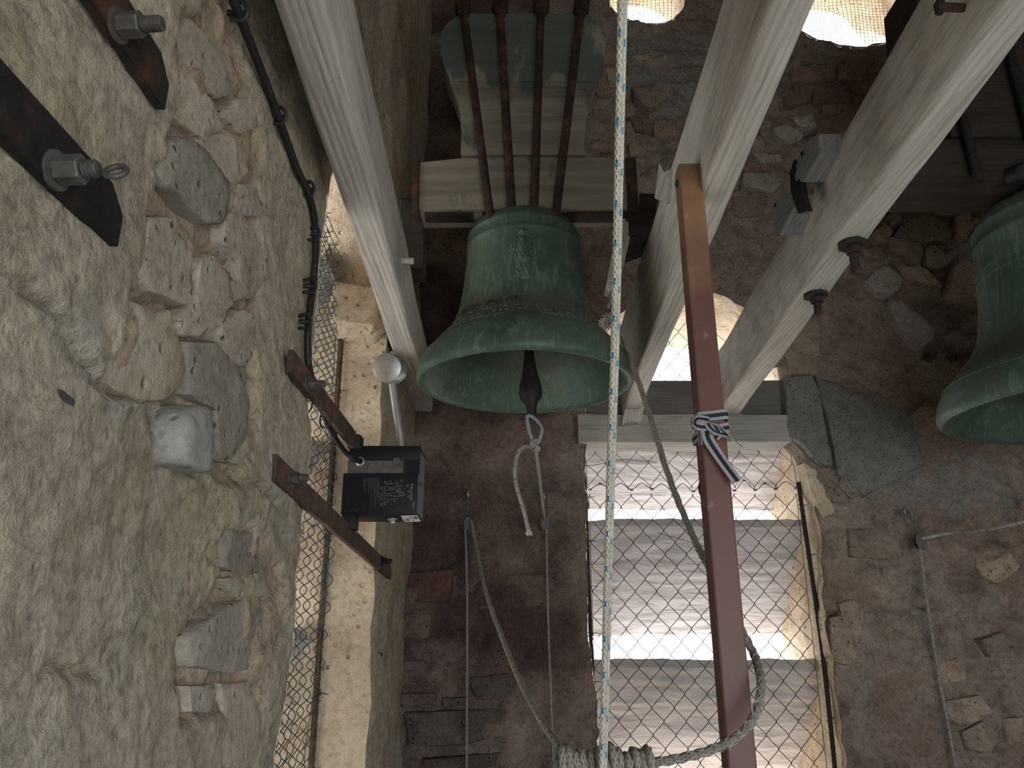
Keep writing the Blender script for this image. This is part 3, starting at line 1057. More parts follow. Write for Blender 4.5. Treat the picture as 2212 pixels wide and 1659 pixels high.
    stone(poly, 'B', h, M[m], wall_back, name=nm, boxy=m.startswith('brick'), n=24, sink=.06)
for poly in ([(1686, 822), (1745, 815), (1762, 862), (1786, 1015), (1760, 1010), (1738, 985), (1720, 962), (1692, 948)], [(1757, 812), (1850, 850), (1960, 900), (1985, 1010), (1860, 1075), (1803, 1030), (1790, 950)]):
    stone(poly, 'B', .055 if poly[0][0] < 1700 else .035, M['mortar_grey'], wall_back, n=34, boxy=True, sink=.09)
for poly, m in (([(1650, 690), (1765, 690), (1765, 812), (1698, 814), (1692, 776), (1668, 790), (1635, 745)], 'stone_back'), ([(1700, 950), (1735, 985), (1748, 1040), (1790, 1085), (1835, 1090), (1800, 1030), (1745, 945)], 'stone_back'), ([(1735, 1000), (1760, 1010), (1800, 1110), (1775, 1120), (1745, 1060)], 'sandstone'), ([(1790, 1335), (1850, 1320), (1858, 1400), (1830, 1440), (1795, 1425)], 'stone_back')):
    stone(poly, 'B', .022, M[m], wall_back, n=30, sink=.08)
for poly, h in (([(690, 1350), (850, 1320), (900, 1400), (780, 1470), (700, 1430)], .025), ([(760, 1490), (860, 1440), (930, 1500), (880, 1590), (790, 1570)], .03), ([(950, 1430), (1040, 1420), (1060, 1520), (980, 1550)], .025),
                ([(830, 660), (960, 640), (1030, 740), (940, 820), (840, 760)], .02), ([(860, 1070), (960, 1030), (1000, 1090), (900, 1150)], .02), ([(190, 360), (230, 300), (300, 310), (330, 400), (250, 425)], .03),
                ([(250, 560), (420, 560), (430, 700), (260, 690)], .010), ([(620, 1180), (760, 1150), (790, 1250), (660, 1280)], .015), ([(200, 900), (290, 880), (320, 1050), (240, 1060)], .02)):
    stone(crop(1712, 880, 2.13, poly), 'B', h, M['stone_back'], wall_back, n=24, sink=.06)
# springer block of the left window
b = MB().box((-.485, 2.245, .935), (.165, .12, .15), bev=.035, seg=5)
b.build('stone', M['sandstone'], window_2, jitter=.022)


# ------------------------------------------------------------------ timbers
def loft_beam(name, s0, s1, mat, origin=None, r=.010, n=70, wob=.004, twist=0):
    """s = (y, xl, xr, zb, zt)"""
    V, F = [], []
    per = []
    for cx, cz, a0 in ((1, 0, -90), (1, 1, 0), (0, 1, 90), (0, 0, 180)):
        for k in range(4):
            a = math.radians(a0 + 30 * k)
            per.append((cx, cz, math.cos(a), math.sin(a)))
    full = []
    m = len(per)
    for i in range(m):
        full.append((per[i], per[i], 0))
        if i % 4 == 3:
            for k in (1, 2, 3):
                full.append((per[i], per[(i + 1) % m], k / 4))
    m = len(full)
    for i in range(n + 1):
        t = i / n
        y, xl, xr, zb, zt = [s0[k] + (s1[k] - s0[k]) * t for k in range(5)]

        def pt(p):
            cx, cz, c, s = p
            return Vector(((xl + r if cx == 0 else xr - r) + r * c, y, (zb + r if cz == 0 else zt - r) + r * s))
        for (p, q, f) in full:
            V.append(tuple(pt(p).lerp(pt(q), f)))
    for i in range(n):
        for k in range(m):
            F.append([i * m + k, (i + 1) * m + k, (i + 1) * m + (k + 1) % m, i * m + (k + 1) % m])
    F.append(list(range(m)))
    F.append([n * m + k for k in range(m - 1, -1, -1)])
    V = np.array(V)
    D = V.copy()
    Q = V * np.array([1, .3, 1])
    for k in (0, 2):
        D[:, k] += vnoise(Q, 9, 81 + k) * wob + vnoise(V * np.array([1, .25, 1]), 40, 91 + k) * wob * .35
    return new_mesh(name, D, F, mat, None, origin, angle=50)


def lin(y, a, b):
    return a[1] + (b[1] - a[1]) * (y - a[0]) / (b[0] - a[0])


def beam_sec(y, L, R, zb, zt):
    return (y, lin(y, *L), lin(y, *R), lin(y, *zb), lin(y, *zt))


beam_l = [beam_sec(y, ((.858, -.332), (3, -.402)), ((.921, -.263), (3, -.322)), ((.9, .83), (3, .83)), ((1.06, 1.02), (2.7, .98))) for y in (YR, 3.02)]
o = loft_beam('timber_beam', beam_l[0], beam_l[1], M['timber'], (-.3, 0, .83))
tag(o, 'weathered timber beam beside the left wall, running past the hammer to the left of the green bell', 'beam')
beam_m = [beam_sec(y, ((.9956, .3666), (2.418, .4215)), ((.858, .4255), (2.69, .4965)), ((.9, .83), (2.9, .81)), ((1.1, 1.06), (2.83, 1.16))) for y in (YR, 2.99)]
o = loft_beam('timber_beam', beam_m[0], beam_m[1], M['timber'], (.4, 0, .83))
tag(o, 'pale weathered timber beam just right of the green bell, above the brown steel post', 'beam')
beam_r = [beam_sec(y, ((1.09, .676), (2.78, .80)), ((.893, .727), (2.878, .8966)), ((.9, .80), (2.9, .80)), ((1.02, .985), (2.77, 1.02))) for y in (YR, 2.99)]
o = loft_beam('timber_beam', beam_r[0], beam_r[1], M['timber'], (.75, 0, .80))
tag(o, 'thick weathered timber beam at the right with two flanged bolts under it', 'beam')

# lintels over the back window
def xbeam(name, x0, x1, y0, y1, z0, z1, mat, jit=.004):
    b = MB()
    V, F = [], []
    n = 40
    per = [(0, 0), (0, .33), (0, .66), (0, 1), (.5, 1), (1, 1), (1, .5), (1, 0), (.66, 0), (.33, 0)]
    for i in range(n + 1):
        for (a, c) in per:
            V.append((x0 + (x1 - x0) * i / n, y0 + (y1 - y0) * a, z0 + (z1 - z0) * c))
    m = len(per)
    for i in range(n):
        for k in range(m):
            F.append([i * m + k, i * m + (k + 1) % m, (i + 1) * m + (k + 1) % m, (i + 1) * m + k])
    F.append(list(range(m - 1, -1, -1)))
    F.append([n * m + k for k in range(m)])
    V = np.array(V)
    D = V.copy()
    for k in (1, 2):
        D[:, k] += vnoise(V * np.array([.35, 1, 1]), 12, 61 + k) * jit + vnoise(V * np.array([.3, 1, 1]), 45, 66 + k) * jit * .4
    return new_mesh(name, D, F, mat, None, (x0, y0, z0), angle=45)


o = xbeam('lintel_beam', .262, 1.10, 2.955, 3.12, .692, .803, M['timber_x'])
tag(o, 'pale lower lintel beam across the back window, over the chain-link mesh', 'beam', 'window lintels')
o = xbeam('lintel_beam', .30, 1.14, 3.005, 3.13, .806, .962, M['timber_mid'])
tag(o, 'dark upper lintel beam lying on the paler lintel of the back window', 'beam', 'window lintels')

# sawn end block below the middle beam
b = MB()
p = [at(u, v, Y=2.93) for u, v in ((1357, 857), (1396, 853), (1383, 914), (1341, 918))]
b.prism([(q.x, q.z) for q in p], 2.90, 2.954)
o = b.build('wooden_cleat', M['timber'], origin=p[3])
tag(o, 'small whitish nailed wooden cleat below the middle beam on the lintel', 'block')


# ------------------------------------------------------------------ bells
def bell_profile(k=1.0, kz=1.0):
    outer = [(.300, 0.0), (.307, .006), (.3105, .016), (.3095, .030), (.303, .050), (.289, .078), (.262, .108), (.240, .130), (.220, .156), (.2045, .184), (.1955, .212), (.1885, .245), (.1825, .285), (.178, .33),
             (.1745, .375), (.172, .41), (.1745, .418), (.1745, .424), (.1705, .430), (.169, .452), (.1705, .458), (.1705, .463), (.1665, .468), (.161, .480), (.149, .496), (.128, .508), (.09, .517), (.04, .521), (.0, .522)]
    inner = [(.0, .482), (.10, .478), (.135, .460), (.147, .43), (.155, .36), (.165, .28), (.178, .21), (.200, .15), (.232, .098), (.258, .056), (.272, .030), (.282, .010), (.290, .002), (.300, 0.0)]
    return [(r * k, z * kz) for r, z in outer], [(r * k, z * kz) for r, z in inner]


def bell_r(z, prof):
    for i in range(len(prof) - 1):
        if prof[i][1] <= z <= prof[i + 1][1]:
            f = (z - prof[i][1]) / max(1e-9, prof[i + 1][1] - prof[i][1])
            return prof[i][0] + (prof[i + 1][0] - prof[i][0]) * f
    return prof[0][0]


BC = Vector((.0365, 2.10, .657))


def text_geo(txt, size, extrude=.0):
    cu = bpy.data.curves.new('t', 'FONT')
    cu.body = txt
    cu.size = size
    cu.align_x = 'CENTER'
    cu.align_y = 'CENTER'
    cu.extrude = extrude
    cu.resolution_u = 2
    ob = bpy.data.objects.new('t', cu)
    COL.objects.link(ob)
    dg = bpy.context.evaluated_depsgraph_get()
    me = ob.evaluated_get(dg).to_mesh()
    V = [v.co.copy() for v in me.vertices]
    F = [list(p.vertices) for p in me.polygons]
    ob.evaluated_get(dg).to_mesh_clear()
    bpy.data.objects.remove(ob)
    bpy.data.curves.remove(cu)
    return V, F


def make_bell(root, c, k, kz):
    outer, inner = bell_profile(k, kz)
    b = MB().lathe(outer + [], c, 128)
    body = b
    n0 = len(body.V)
    body.lathe(inner, c, 128)
    V = np.array([tuple(v) for v in body.V])
    D = V + np.stack([vnoise(V, 25, 100 + i) * .0012 for i in range(3)], 1)
    return new_mesh('bell_body', D, body.F, M['bell'], root, angle=60), outer


root = thing('church_bell', 'green bronze bell hanging between the left and middle beams, with relief figure and clapper rope', 'bell', BC)
body, prof = make_bell(root, BC, 1.0, 1.0)
# ring mouldings over the sound bow
for z, rr in ((.128, .0022), (.122, .0016), (.196, .0018), (.438, .0022), (.445, .0018)):
    R = bell_r(z, prof)
    MB().tube([BC + Vector((R * math.cos(t), R * math.sin(t), z)) for t in [2 * math.pi * i / 96 for i in range(96)]], rr, 6, closed=True).build('moulding', M['bell'], body)
# leaf-and-drop ornament rows above the lip
b = MB()
for z, cnt, s in ((.140, 64, .0075), (.158, 80, .005), (.117, 70, .0055)):
    R = bell_r(z, prof)
    for i in range(cnt):
        t = 2 * math.pi * (i + .3 * math.sin(i * 2.3)) / cnt
        q = BC + Vector((R * math.cos(t), R * math.sin(t), z))
        d = Vector((math.cos(t), math.sin(t), .35)).normalized()
        e_ = Vector((-math.sin(t), math.cos(t), 0))
        u_ = d.cross(e_)
        sx, sz = s * random.uniform(.7, 1.2), s * random.uniform(.5, .9)
        V = [q + e_ * sx - d * .001, q + u_ * sz - d * .001, q - e_ * sx - d * .001, q - u_ * sz - d * .001, q + d * .0035]
        b.add(V, [[0, 1, 4], [1, 2, 4], [2, 3, 4], [3, 0, 4]])
o = b.build('ornament_band', M['bell'], body)
o['kind'] = 'stuff'


def wrap_text(txt, size, phi, z, name):
    V, F = text_geo(txt, size, .003)
    out = []
    for v in V:
        zz = z + v.y
        R = bell_r(zz, prof)
        t = phi + v.x / R
        q = R + .0035 + v.z
        out.append(BC + Vector((q * math.cos(t), q * math.sin(t), zz)))
    new_mesh(name, out, F, M['bell'], body, smooth=False)


wrap_text('VIVOS · VOCO', .026, math.radians(236), .178, 'inscription')
wrap_text('COC', .021, math.radians(262), .182, 'inscription')
# shield on the lip
b = MB()
V, F = [], []
for j in range(9):
    for i in range(15):
        a = (i / 14 - .5)
        zz = .070 + .060 * (j / 8)
        half = .30 * min(1.0, .12 + 1.1 * (j / 8))
        t = math.radians(268) + a * half * 1.25
        R = bell_r(zz, prof) + .002 + .003 * (1 - abs(a) * 1.6) * (0 < j < 8) + .0012 * math.sin(i * 2.1) * math.cos(j * 1.7)
        V.append(BC + Vector((R * math.cos(t), R * math.sin(t), zz)))
for j in range(8):
    for i in range(14):
        F.append([j * 15 + i, j * 15 + i + 1, (j + 1) * 15 + i + 1, (j + 1) * 15 + i])
b.add(V, F).build('shield', M['bell'], body)
# relief of a robed figure with one arm raised to the breast
def cap_h(x, z, ax, az, bx, bz, ra, rb):
    d = ((bx - ax) ** 2 + (bz - az) ** 2)
    t = np.clip(((x - ax) * (bx - ax) + (z - az) * (bz - az)) / max(d, 1e-9), 0, 1)
    r = ra + (rb - ra) * t
    q = ((x - ax - (bx - ax) * t) ** 2 + (z - az - (bz - az) * t) ** 2)
    return np.sqrt(np.maximum(r * r - q, 0))


nx, nz = 64, 110
gx, gz = np.meshgrid(np.linspace(-.045, .045, nx), np.linspace(-.085, .085, nz), indexing='ij')
hx = np.zeros_like(gx)
for (c, sc) in (((.004, .066, .004, .066, .0125, .0125), .8), ((.004, .063, .004, .070, .019, .019), .18),
                ((.002, .040, .006, -.02, .016, .020), .62), ((.006, -.02, .004, -.062, .020, .017), .55),
                ((-.014, .042, -.026, .014, .0075, .0065), .9), ((-.026, .014, -.006, .012, .0062, .005), 1.1),
                ((.020, .040, .024, .004, .0085, .0085), .8), ((.024, .004, .012, -.012, .0075, .006), 1.0),
                ((-.014, .0, -.008, -.062, .008, .007), .7), ((-.010, -.062, -.016, -.074, .010, .006), .8),
                ((.014, -.02, .016, -.066, .007, .007), .9), ((-.030, .036, -.032, .006, .0035, .005), .8),
                ((0.0, -.074, .018, -.076, .010, .010), .5)):
    hx = np.maximum(hx, cap_h(gx, gz, *c) * sc)
hx = hx + (hx > .002) * (.0007 * np.sin(gx * 520 + gz * 190) + .0012 * vnoise(np.stack([gx.ravel(), gz.ravel(), gz.ravel() * 0], 1), 160, 5).reshape(gx.shape))
V, F = [], []
PH, ZC = math.radians(267), .332
for i in range(nx):
    for j in range(nz):
        zz = ZC + gz[i, j]
        R = bell_r(zz, prof) + hx[i, j] * 1.0 - .0015
        t = PH + gx[i, j] / .18
        V.append(BC + Vector((R * math.cos(t), R * math.sin(t), zz)))
for i in range(nx - 1):
    for j in range(nz - 1):
        F.append([i * nz + j, (i + 1) * nz + j, (i + 1) * nz + j + 1, i * nz + j + 1])
new_mesh('relief_figure', V, F, M['bell'], body)
# crown loop
MB().box(BC + Vector((0, -.05, .565)), (.036, .05, .115), bev=.006).build('crown_loop', M['bell'], root)
# clapper
pv = BC + Vector((0, 0, .45))
tip = at(1149, 905, Y=2.04)
b = MB()
d = (tip - pv)
L = d.length
ax = d.normalized()
b.lathe([(0, 0), (.011, .005), (.012, .05), (.0115, L * .55), (.014, L * .66), (.021, L * .75), (.031, L * .83), (.0335, L * .865), (.029, L * .895), (.018, L * .92), (.0135, L * .95), (.014, L * .985), (.008, L), (0, L)], pv, 20, ax)
clap = b.build('clapper', M['iron_dark'], root)
MB().tube([pv + Vector((.018 * math.cos(t), 0, .018 * math.sin(t) + .012)) for t in [2 * math.pi * i / 16 for i in range(16)]], .006, 8, closed=True).build('clapper_eye', M['iron_dark'], clap)

# headstock of the green bell
HX, HY = BC.x, BC.y
yf, yb_ = 1.995, 2.105


def zf(v, Y=yf):
    return at(1106, v, Y=Y).z


def xf(u, v, Y=yf):
    return at(u, v, Y=Y).x


# lower beam of the headstock (slightly bowed top edge)
b = MB()
out = [(xf(905, 440), zf(452)), (xf(1380, 440), zf(450)), (xf(1382, 345), zf(350)), (xf(1300, 340), zf(341)), (xf(1140, 340), zf(338)), (xf(1000, 340), zf(341)), (xf(905, 348), zf(352))]
b.prism(out[::-1], yf, yb_)
hs = b.build('headstock_beam', M['headstock'], root, jitter=.002)
# layers of the flaring counterweight
def flare(v):
    t = [(335, 995, 1264), (305, 996, 1263), (250, 995, 1266), (215, 988, 1274), (180, 974, 1284), (140, 959, 1299), (110, 951, 1307), (85, 949, 1309), (60, 958, 1300), (42, 978, 1282), (30, 1000, 1262)]
    for i in range(len(t) - 1):
        if t[i][0] >= v >= t[i + 1][0]:
            f = (t[i][0] - v) / (t[i][0] - t[i + 1][0])
            return t[i][1] + f * (t[i + 1][1] - t[i][1]), t[i][2] + f * (t[i + 1][2] - t[i][2])
    return t[-1][1:]


for (v0, v1) in ((335, 307), (306, 177.5), (176.5, 31)):
    vs = np.linspace(v0, v1, max(3, int((v0 - v1) / 8)))
    lo = [(xf(flare(v)[0], v), zf(v)) for v in vs]
    hi = [(xf(flare(v)[1], v), zf(v)) for v in vs]
    b = MB().prism(lo + hi[::-1], yf + random.uniform(-.003, .003), yb_)
    b.build('counterweight_block', M['headstock'], root, jitter=.0025, angle=35)
# iron straps let into the underside, and the axle
for (u0, u1) in ((915, 1022), (1042, 1222), (1224, 1388)):
    x0, x1 = xf(u0, 460), xf(u1, 460)
    MB().box(((x0 + x1) / 2, 2.037, zf(451) - .003), (x1 - x0, .056, .008), bev=.002).build('iron_plate', M['rust_dark'], root)
for (u, sgn) in ((893, -1), (1396, 1)):
    x = xf(u, 460)
    MB().cyl((x - .055, 2.1, 1.245), (x + .055, 2.1, 1.245), .019, 16, bev=.003).build('axle', M['rust_dark'], root)
for (u, u2) in ((892, 906), (1353, 1376)):
    x0, x1 = xf(u, 400), xf(u2, 400)
    MB().box(((x0 + x1) / 2, 2.045, (zf(343) + zf(462)) / 2), (max(.018, x1 - x0), .12, zf(343) - zf(462)), bev=.003).build('side_strap', M['rust_dark'], root)
# tie rods with nuts on top
for (ut, ub, vb) in ((1000, 1060, 476), (1080, 1106, 452), (1169, 1154, 452), (1256, 1200, 476)):
    yr = yf - .022
    p0, p1 = at(ut, 12, Y=yr), at(ub, vb, Y=yr)
    r_ = MB().cyl(p1, p0, .0125, 14, bev=.002).build('tie_rod', M['rust_dark'], root, jitter=.0012)
    up = (p0 - p1).normalized()
    MB().cyl(p0 - up * .036, p0 + up * .004, .021, 6, bev=.003).build('nut', M['rust_dark'], r_)
    MB().box(p0 + up * .012 + Vector((0, .035, 0)), (.05, .11, .016), bev=.003).build('clamp_plate', M['rust_dark'], r_)
    MB().cyl(p0 + up * .012, p0 + up * .06, .013, 10).build('thread_end', M['rust_dark'], r_)

# lever arm at the right end of the axle
b = MB()
q0, q1 = at(1352, 475, Y=2.06), at(1319, 636, Y=2.06)
d = (q1 - q0).normalized()
sd_ = d.cross(Vector((0, 1, 0))).normalized()
b.add([q0 - sd_ * .022 + Vector((0, y, 0)) for y in (-.02, .02)] + [q0 + sd_ * .022 + Vector((0, y, 0)) for y in (-.02, .02)] +
      [q1 - sd_ * .019 + Vector((0, y, 0)) for y in (-.02, .02)] + [q1 + sd_ * .019 + Vector((0, y, 0)) for y in (-.02, .02)],
      [[0, 2, 3, 1], [4, 5, 7, 6], [0, 4, 6, 2], [1, 3, 7, 5], [0, 1, 5, 4], [2, 6, 7, 3]])
lev = b.build('lever_arm', M['timber'], root, smooth=False)
MB().tube([q1 + Vector((0, 0, .01)), q1 + d * .02 + Vector((.004, 0, 0)), q1 + d * .045], .0055, 8, smooth=4).build('lever_hook', M['loop'], lev)
# iron hook with wing nut hanging beside the lever
b = MB()
h0 = at(1352, 505, Y=2.05)
b.tube([h0 + Vector((.018, 0, .045)), h0 + Vector((.028, 0, .02)), h0 + Vector((.022, 0, -.003)), h0, h0 + Vector((-.008, 0, .006))], .007, 8, smooth=5, rfun=lambda t: .5 + t * (1 - t) * 3)
b.cyl(h0 + Vector((.0, 0, .0)), h0 + Vector((.0, 0, -.045)), .004, 8)
b.cyl(h0 + Vector((.0, 0, -.03)), h0 + Vector((.0, 0, -.038)), .008, 6)
b.build('iron_hook', M['iron_dark'], root)

# bearing blocks on the beams
def block(name, pts, y0, y1, mat, label, cat, parent=None, jit=.003):
    b = MB().prism(pts, y0, y1)
    o = b.build(name, mat, parent, origin=None if parent else (pts[0][0], y0, min(p[1] for p in pts)), jitter=jit, angle=30)
    if not parent:
        tag(o, label, cat)
    return o


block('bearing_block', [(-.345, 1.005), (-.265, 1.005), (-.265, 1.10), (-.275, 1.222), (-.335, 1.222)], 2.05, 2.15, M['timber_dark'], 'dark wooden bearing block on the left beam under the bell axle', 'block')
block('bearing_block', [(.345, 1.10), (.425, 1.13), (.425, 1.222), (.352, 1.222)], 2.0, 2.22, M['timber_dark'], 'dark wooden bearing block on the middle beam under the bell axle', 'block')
# jagged splinter of wood on the middle beam
p = [at(u, v, X=.385) for u, v in ((1424, 352), (1434, 372), (1446, 366), (1440, 440), (1414, 428))]
b = MB()
b.add([q + Vector((dx, 0, 0)) for dx in (0, .012) for q in p], [[0, 1, 2, 3, 4], [9, 8, 7, 6, 5]] + [[k, k + 5, (k + 1) % 5 + 5, (k + 1) % 5] for k in range(5)])
o = b.build('wood_splinter', M['timber'], origin=p[3], smooth=False)
tag(o, 'jagged pale splinter standing off the left face of the middle beam', 'splinter')

# the second bell at the right
B2 = Vector((1.70, 2.15, .590))
r2 = thing('church_bell', 'dark green bell cut off by the right edge of the picture, under a dark headstock', 'bell', B2)
body2, prof2 = make_bell(r2, B2, 1.335, 1.335)
for z, rr in ((.10, .002), (.44, .0025), (.47, .002)):
    R = bell_r(z, prof2)
    MB().tube([B2 + Vector((R * math.cos(t), R * math.sin(t), z)) for t in [2 * math.pi * i / 96 for i in range(96)]], rr, 6, closed=True).build('moulding', M['bell'], body2)
zz = 1.335
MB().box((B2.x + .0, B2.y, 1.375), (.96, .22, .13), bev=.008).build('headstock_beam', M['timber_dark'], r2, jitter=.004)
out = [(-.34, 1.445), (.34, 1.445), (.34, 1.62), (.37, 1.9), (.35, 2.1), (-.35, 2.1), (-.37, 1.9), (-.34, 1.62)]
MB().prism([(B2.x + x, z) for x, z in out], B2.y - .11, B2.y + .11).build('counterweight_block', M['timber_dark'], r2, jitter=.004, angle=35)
for dx in (-.30, -.11, .11, .30):
    MB().cyl((B2.x + dx, B2.y - .135, 1.27), (B2.x + dx * 1.1, B2.y - .135, 2.05), .014, 12).build('tie_rod', M['iron_dark'], r2)
MB().cyl((B2.x - .56, B2.y, 1.36), (B2.x - .44, B2.y, 1.36), .02, 14).build('axle', M['iron_dark'], r2)
bp = at(2192, 380, Y=2.03)
MB().cyl(bp + Vector((0, .02, .012)), bp + Vector((0, -.05, -.012)), .026, 20, bev=.005).build('bolt_head', M['iron_dark'], r2)
pv = B2 + Vector((0, 0, .60))
MB().lathe([(0, 0), (.015, .005), (.015, .35), (.03, .47), (.044, .55), (.035, .6), (.018, .64), (.018, .70), (0, .71)], pv, 18, Vector((0, 0, -1))).build('clapper', M['iron_dark'], r2)

# ------------------------------------------------------------------ electric bell hammer and its brackets
hm = thing('bell_hammer', 'black electric bell hammer box with printed lid, steel arm and round hammer head', 'bell hammer', (-.31, 1.83, .25))
x0, x1 = -.400, -.2235
y0, y1 = 1.83, 1.965
z0, z1 = .2536, .4185
zs0, zs1 = .352, .384           # the slot in the front
case = MB()
case.box(((x0 + x1) / 2, (y0 + y1) / 2 + .004, (z0 + z1) / 2), (x1 - x0 - .006, y1 - y0 - .008, z1 - z0 - .006))
case = case.build('casing', M['casing_side'], hm, angle=30)
# lid: a folded sheet leaving the slot free
b = MB()
b.box(((x0 + x1) / 2 - .004, y0 + .002, (z0 + zs0) / 2), (x1 - x0 + .004, .006, zs0 - z0), bev=.002)
b.box(((x0 + x1) / 2 + .004, y0 + .002, (zs1 + z1) / 2), (x1 - x0 - .004, .006, z1 - zs1), bev=.002)
b.box((x1 - .019, y0 + .002, (zs0 + zs1) / 2), (.038, .006, zs1 - zs0 + .002))
b.box(((x0 + x1) / 2, (y0 + y1) / 2, z0 + .001), (x1 - x0, y1 - y0, .004), bev=.0015)
b.box(((x0 + x1) / 2, (y0 + y1) / 2, z1 - .001), (x1 - x0, y1 - y0, .004), bev=.0015)
lid = b.build('lid', M['casing'], hm, angle=30)
b = MB().box(((x0 + x1) / 2 - .012, y0 + .006, (zs0 + zs1) / 2), (x1 - x0 - .03, .004, zs1 - zs0 - .001))
slot = b.build('slot_plate', M['zinc_dull'], hm, angle=30)
sp = at(857, 996, Y=y0)
MB().cyl((sp.x, y0 + .006, sp.z), (sp.x, y0 - .002, sp.z), .0095, 24, bev=.001).build('pivot_end', M['zinc_dull'], slot)
gp = at(778, 997, Y=y0)
MB().lathe([(.0065, 0), (.0105, 0), (.0115, .006), (.0075, .009), (.0065, .004)], (gp.x, y0 + .004, gp.z), 20, Vector((0, -1, 0))).build('cable_gland', M['zinc'], slot)
# printed diagram and text on the lid (turned a quarter)
yp = y0 - .0016


def P2(u, v):
    q = at(u, v, Y=yp)
    return q


def stroke(b, pa, pb, w):
    d = (pb - pa)
    if d.length < 1e-6:
        return
    n_ = Vector((-d.z, 0, d.x)).normalized() * (w / 2)
    b.add([pa - n_, pb - n_, pb + n_, pa + n_], [[0, 1, 2, 3]])


Q = lambda pts: [P2(770 + x / 13.83, 1020 + y / 13.83) for x, y in pts]
b = MB()
tl = [(230, 180, 460), (272, 180, 620), (320, 180, 265), (365, 180, 600), (412, 180, 450), (452, 180, 1000), (500, 180, 490), (540, 180, 1030), (588, 180, 1040), (636, 180, 770), (680, 180, 920)]
for (x, ya, yb2) in tl:
    y = ya
    while y < yb2:
        L_ = random.uniform(14, 46)
        pa, pb = Q([(x - (y - ya) * .018, y), (x - (y - ya) * .018, min(yb2, y + L_))])
        stroke(b, pa, pb, .0006)
        y += L_ + 9
b.build('text_block', M['print'], lid, smooth=False)
b = MB()
dl = [[(1000, 260), (1080, 330), (910, 350), (960, 270), (1030, 260)], [(910, 350), (720, 730), (720, 770), (830, 970), (870, 970), (960, 830)], [(910, 350), (1190, 350), (1240, 430), (960, 460), (900, 440)],
      [(860, 540), (1090, 520), (1180, 460)], [(830, 640), (1040, 640)], [(830, 690), (1040, 690)], [(820, 690), (880, 820), (1100, 820)], [(860, 540), (830, 640)],
      [(1170, 290), (1210, 260), (1240, 290), (1300, 370), (1250, 420), (1170, 300)], [(1250, 430), (1290, 470), (1330, 440), (1320, 370)], [(1340, 410), (1400, 430), (1440, 500), (1410, 560), (1360, 590)],
      [(1040, 640), (1110, 610), (1420, 610), (1460, 660), (1420, 710), (1150, 715), (1040, 690), (1040, 640)], [(1290, 640), (1390, 640), (1390, 690), (1290, 690), (1290, 640)],
      [(1250, 720), (1160, 880), (1110, 870), (1090, 800), (1180, 780)], [(1150, 715), (1120, 800)], [(740, 740), (830, 850), (860, 960)], [(1190, 510), (1330, 500), (1330, 580), (1190, 580), (1190, 510)],
      [(1210, 520), (1210, 575)], [(1240, 515), (1240, 578)], [(1270, 512), (1270, 578)], [(1300, 510), (1300, 578)], [(880, 820), (760, 640)], [(960, 480), (1100, 490)]]
for pl in dl:
    q = Q(pl)
    for i in range(len(q) - 1):
        stroke(b, q[i], q[i + 1], .0006)
for (x, y) in ((860, 300), (765, 470), (745, 965), (1360, 260), (1525, 405), (1565, 575), (1565, 730)):
    q = Q([(x + 38 * math.cos(t), y + 38 * math.sin(t)) for t in [2 * math.pi * i / 16 for i in range(17)]])
    for i in range(16):
        stroke(b, q[i], q[i + 1], .0006)
    q = Q([(x - 12, y), (x + 12, y)])
    stroke(b, q[0], q[1], .0012)
b.build('diagram', M['print'], lid, smooth=False)


def lid_text(txt, size, px, py):
    V, F = text_geo(txt, size)
    c = P2(px, py)
    # reading from top to bottom
    new_mesh('lettering', [c + Vector((v.y, -.0002, -v.x)) for v in V], F, M['print'], lid, smooth=False)


lid_text('Adjustment', .0088, 770 + 1650 / 13.83, 1020 + 595 / 13.83)
b = MB()
for y in (890, 940, 985, 1030):
    q = Q([(1690, y), (1722, y), (1690, y + 34), (1722, y + 34), (1690, y + 17), (1722, y + 17)])
    stroke(b, q[0], q[1], .0011)
    stroke(b, q[2], q[3], .0011)
    stroke(b, q[0], q[2], .0011)
    stroke(b, q[4], q[5], .0009)
b.build('maker_mark', M['print'], lid, smooth=False)
# lock and sticker on the underside
zb = z0 - .0014
lk = at(848, 1121, Z=zb)
MB().lathe([(0, 0), (.012, 0), (.012, .004), (.009, .006), (0, .006)], (lk.x, lk.y, zb + .002), 20, Vector((0, 0, -1))).box((lk.x, lk.y, zb - .007), (.012, .006, .008), bev=.002).build('lock', M['zinc'], hm, angle=30)
s4 = [at(u, v, Z=zb) for u, v in ((866, 1114), (901, 1113), (909, 1126), (873, 1127))]
stk = MB().add([q + Vector((0, 0, -.0006)) for q in s4] + s4, [[0, 1, 2, 3], [7, 6, 5, 4], [0, 4, 5, 1], [1, 5, 6, 2], [2, 6, 7, 3], [3, 7, 4, 0]]).build('sticker', M['sticker'], hm, smooth=False)
b = MB()


def stk_pt(a, c):
    return (s4[0].lerp(s4[1], a)).lerp(s4[3].lerp(s4[2], a), c) + Vector((0, 0, -.0009))


for (a, c, a2, c2) in ((.74, .08, .95, .55), (.55, .1, .60, .5), (.63, .12, .68, .6), (.42, .1, .48, .35), (.42, .5, .48, .7), (.12, .15, .16, .3), (.22, .4, .36, .85), (.08, .5, .12, .9), (.15, .55, .18, .85), (.55, .7, .62, .9)):
    n_ = int((c2 - c) / .08) + 1
    b.add([stk_pt(a, c), stk_pt(a2, c), stk_pt(a2, c2), stk_pt(a, c2)], [[0, 1, 2, 3]])
b.build('sticker_print', M['ink'], stk, smooth=False)
# little vent mark on the right cheek
q = at(910, 1046, X=x1 + .001)
MB().box((x1 - .0005, q.y, q.z), (.002, .012, .008)).build('vent_slot', M['plastic'], hm)
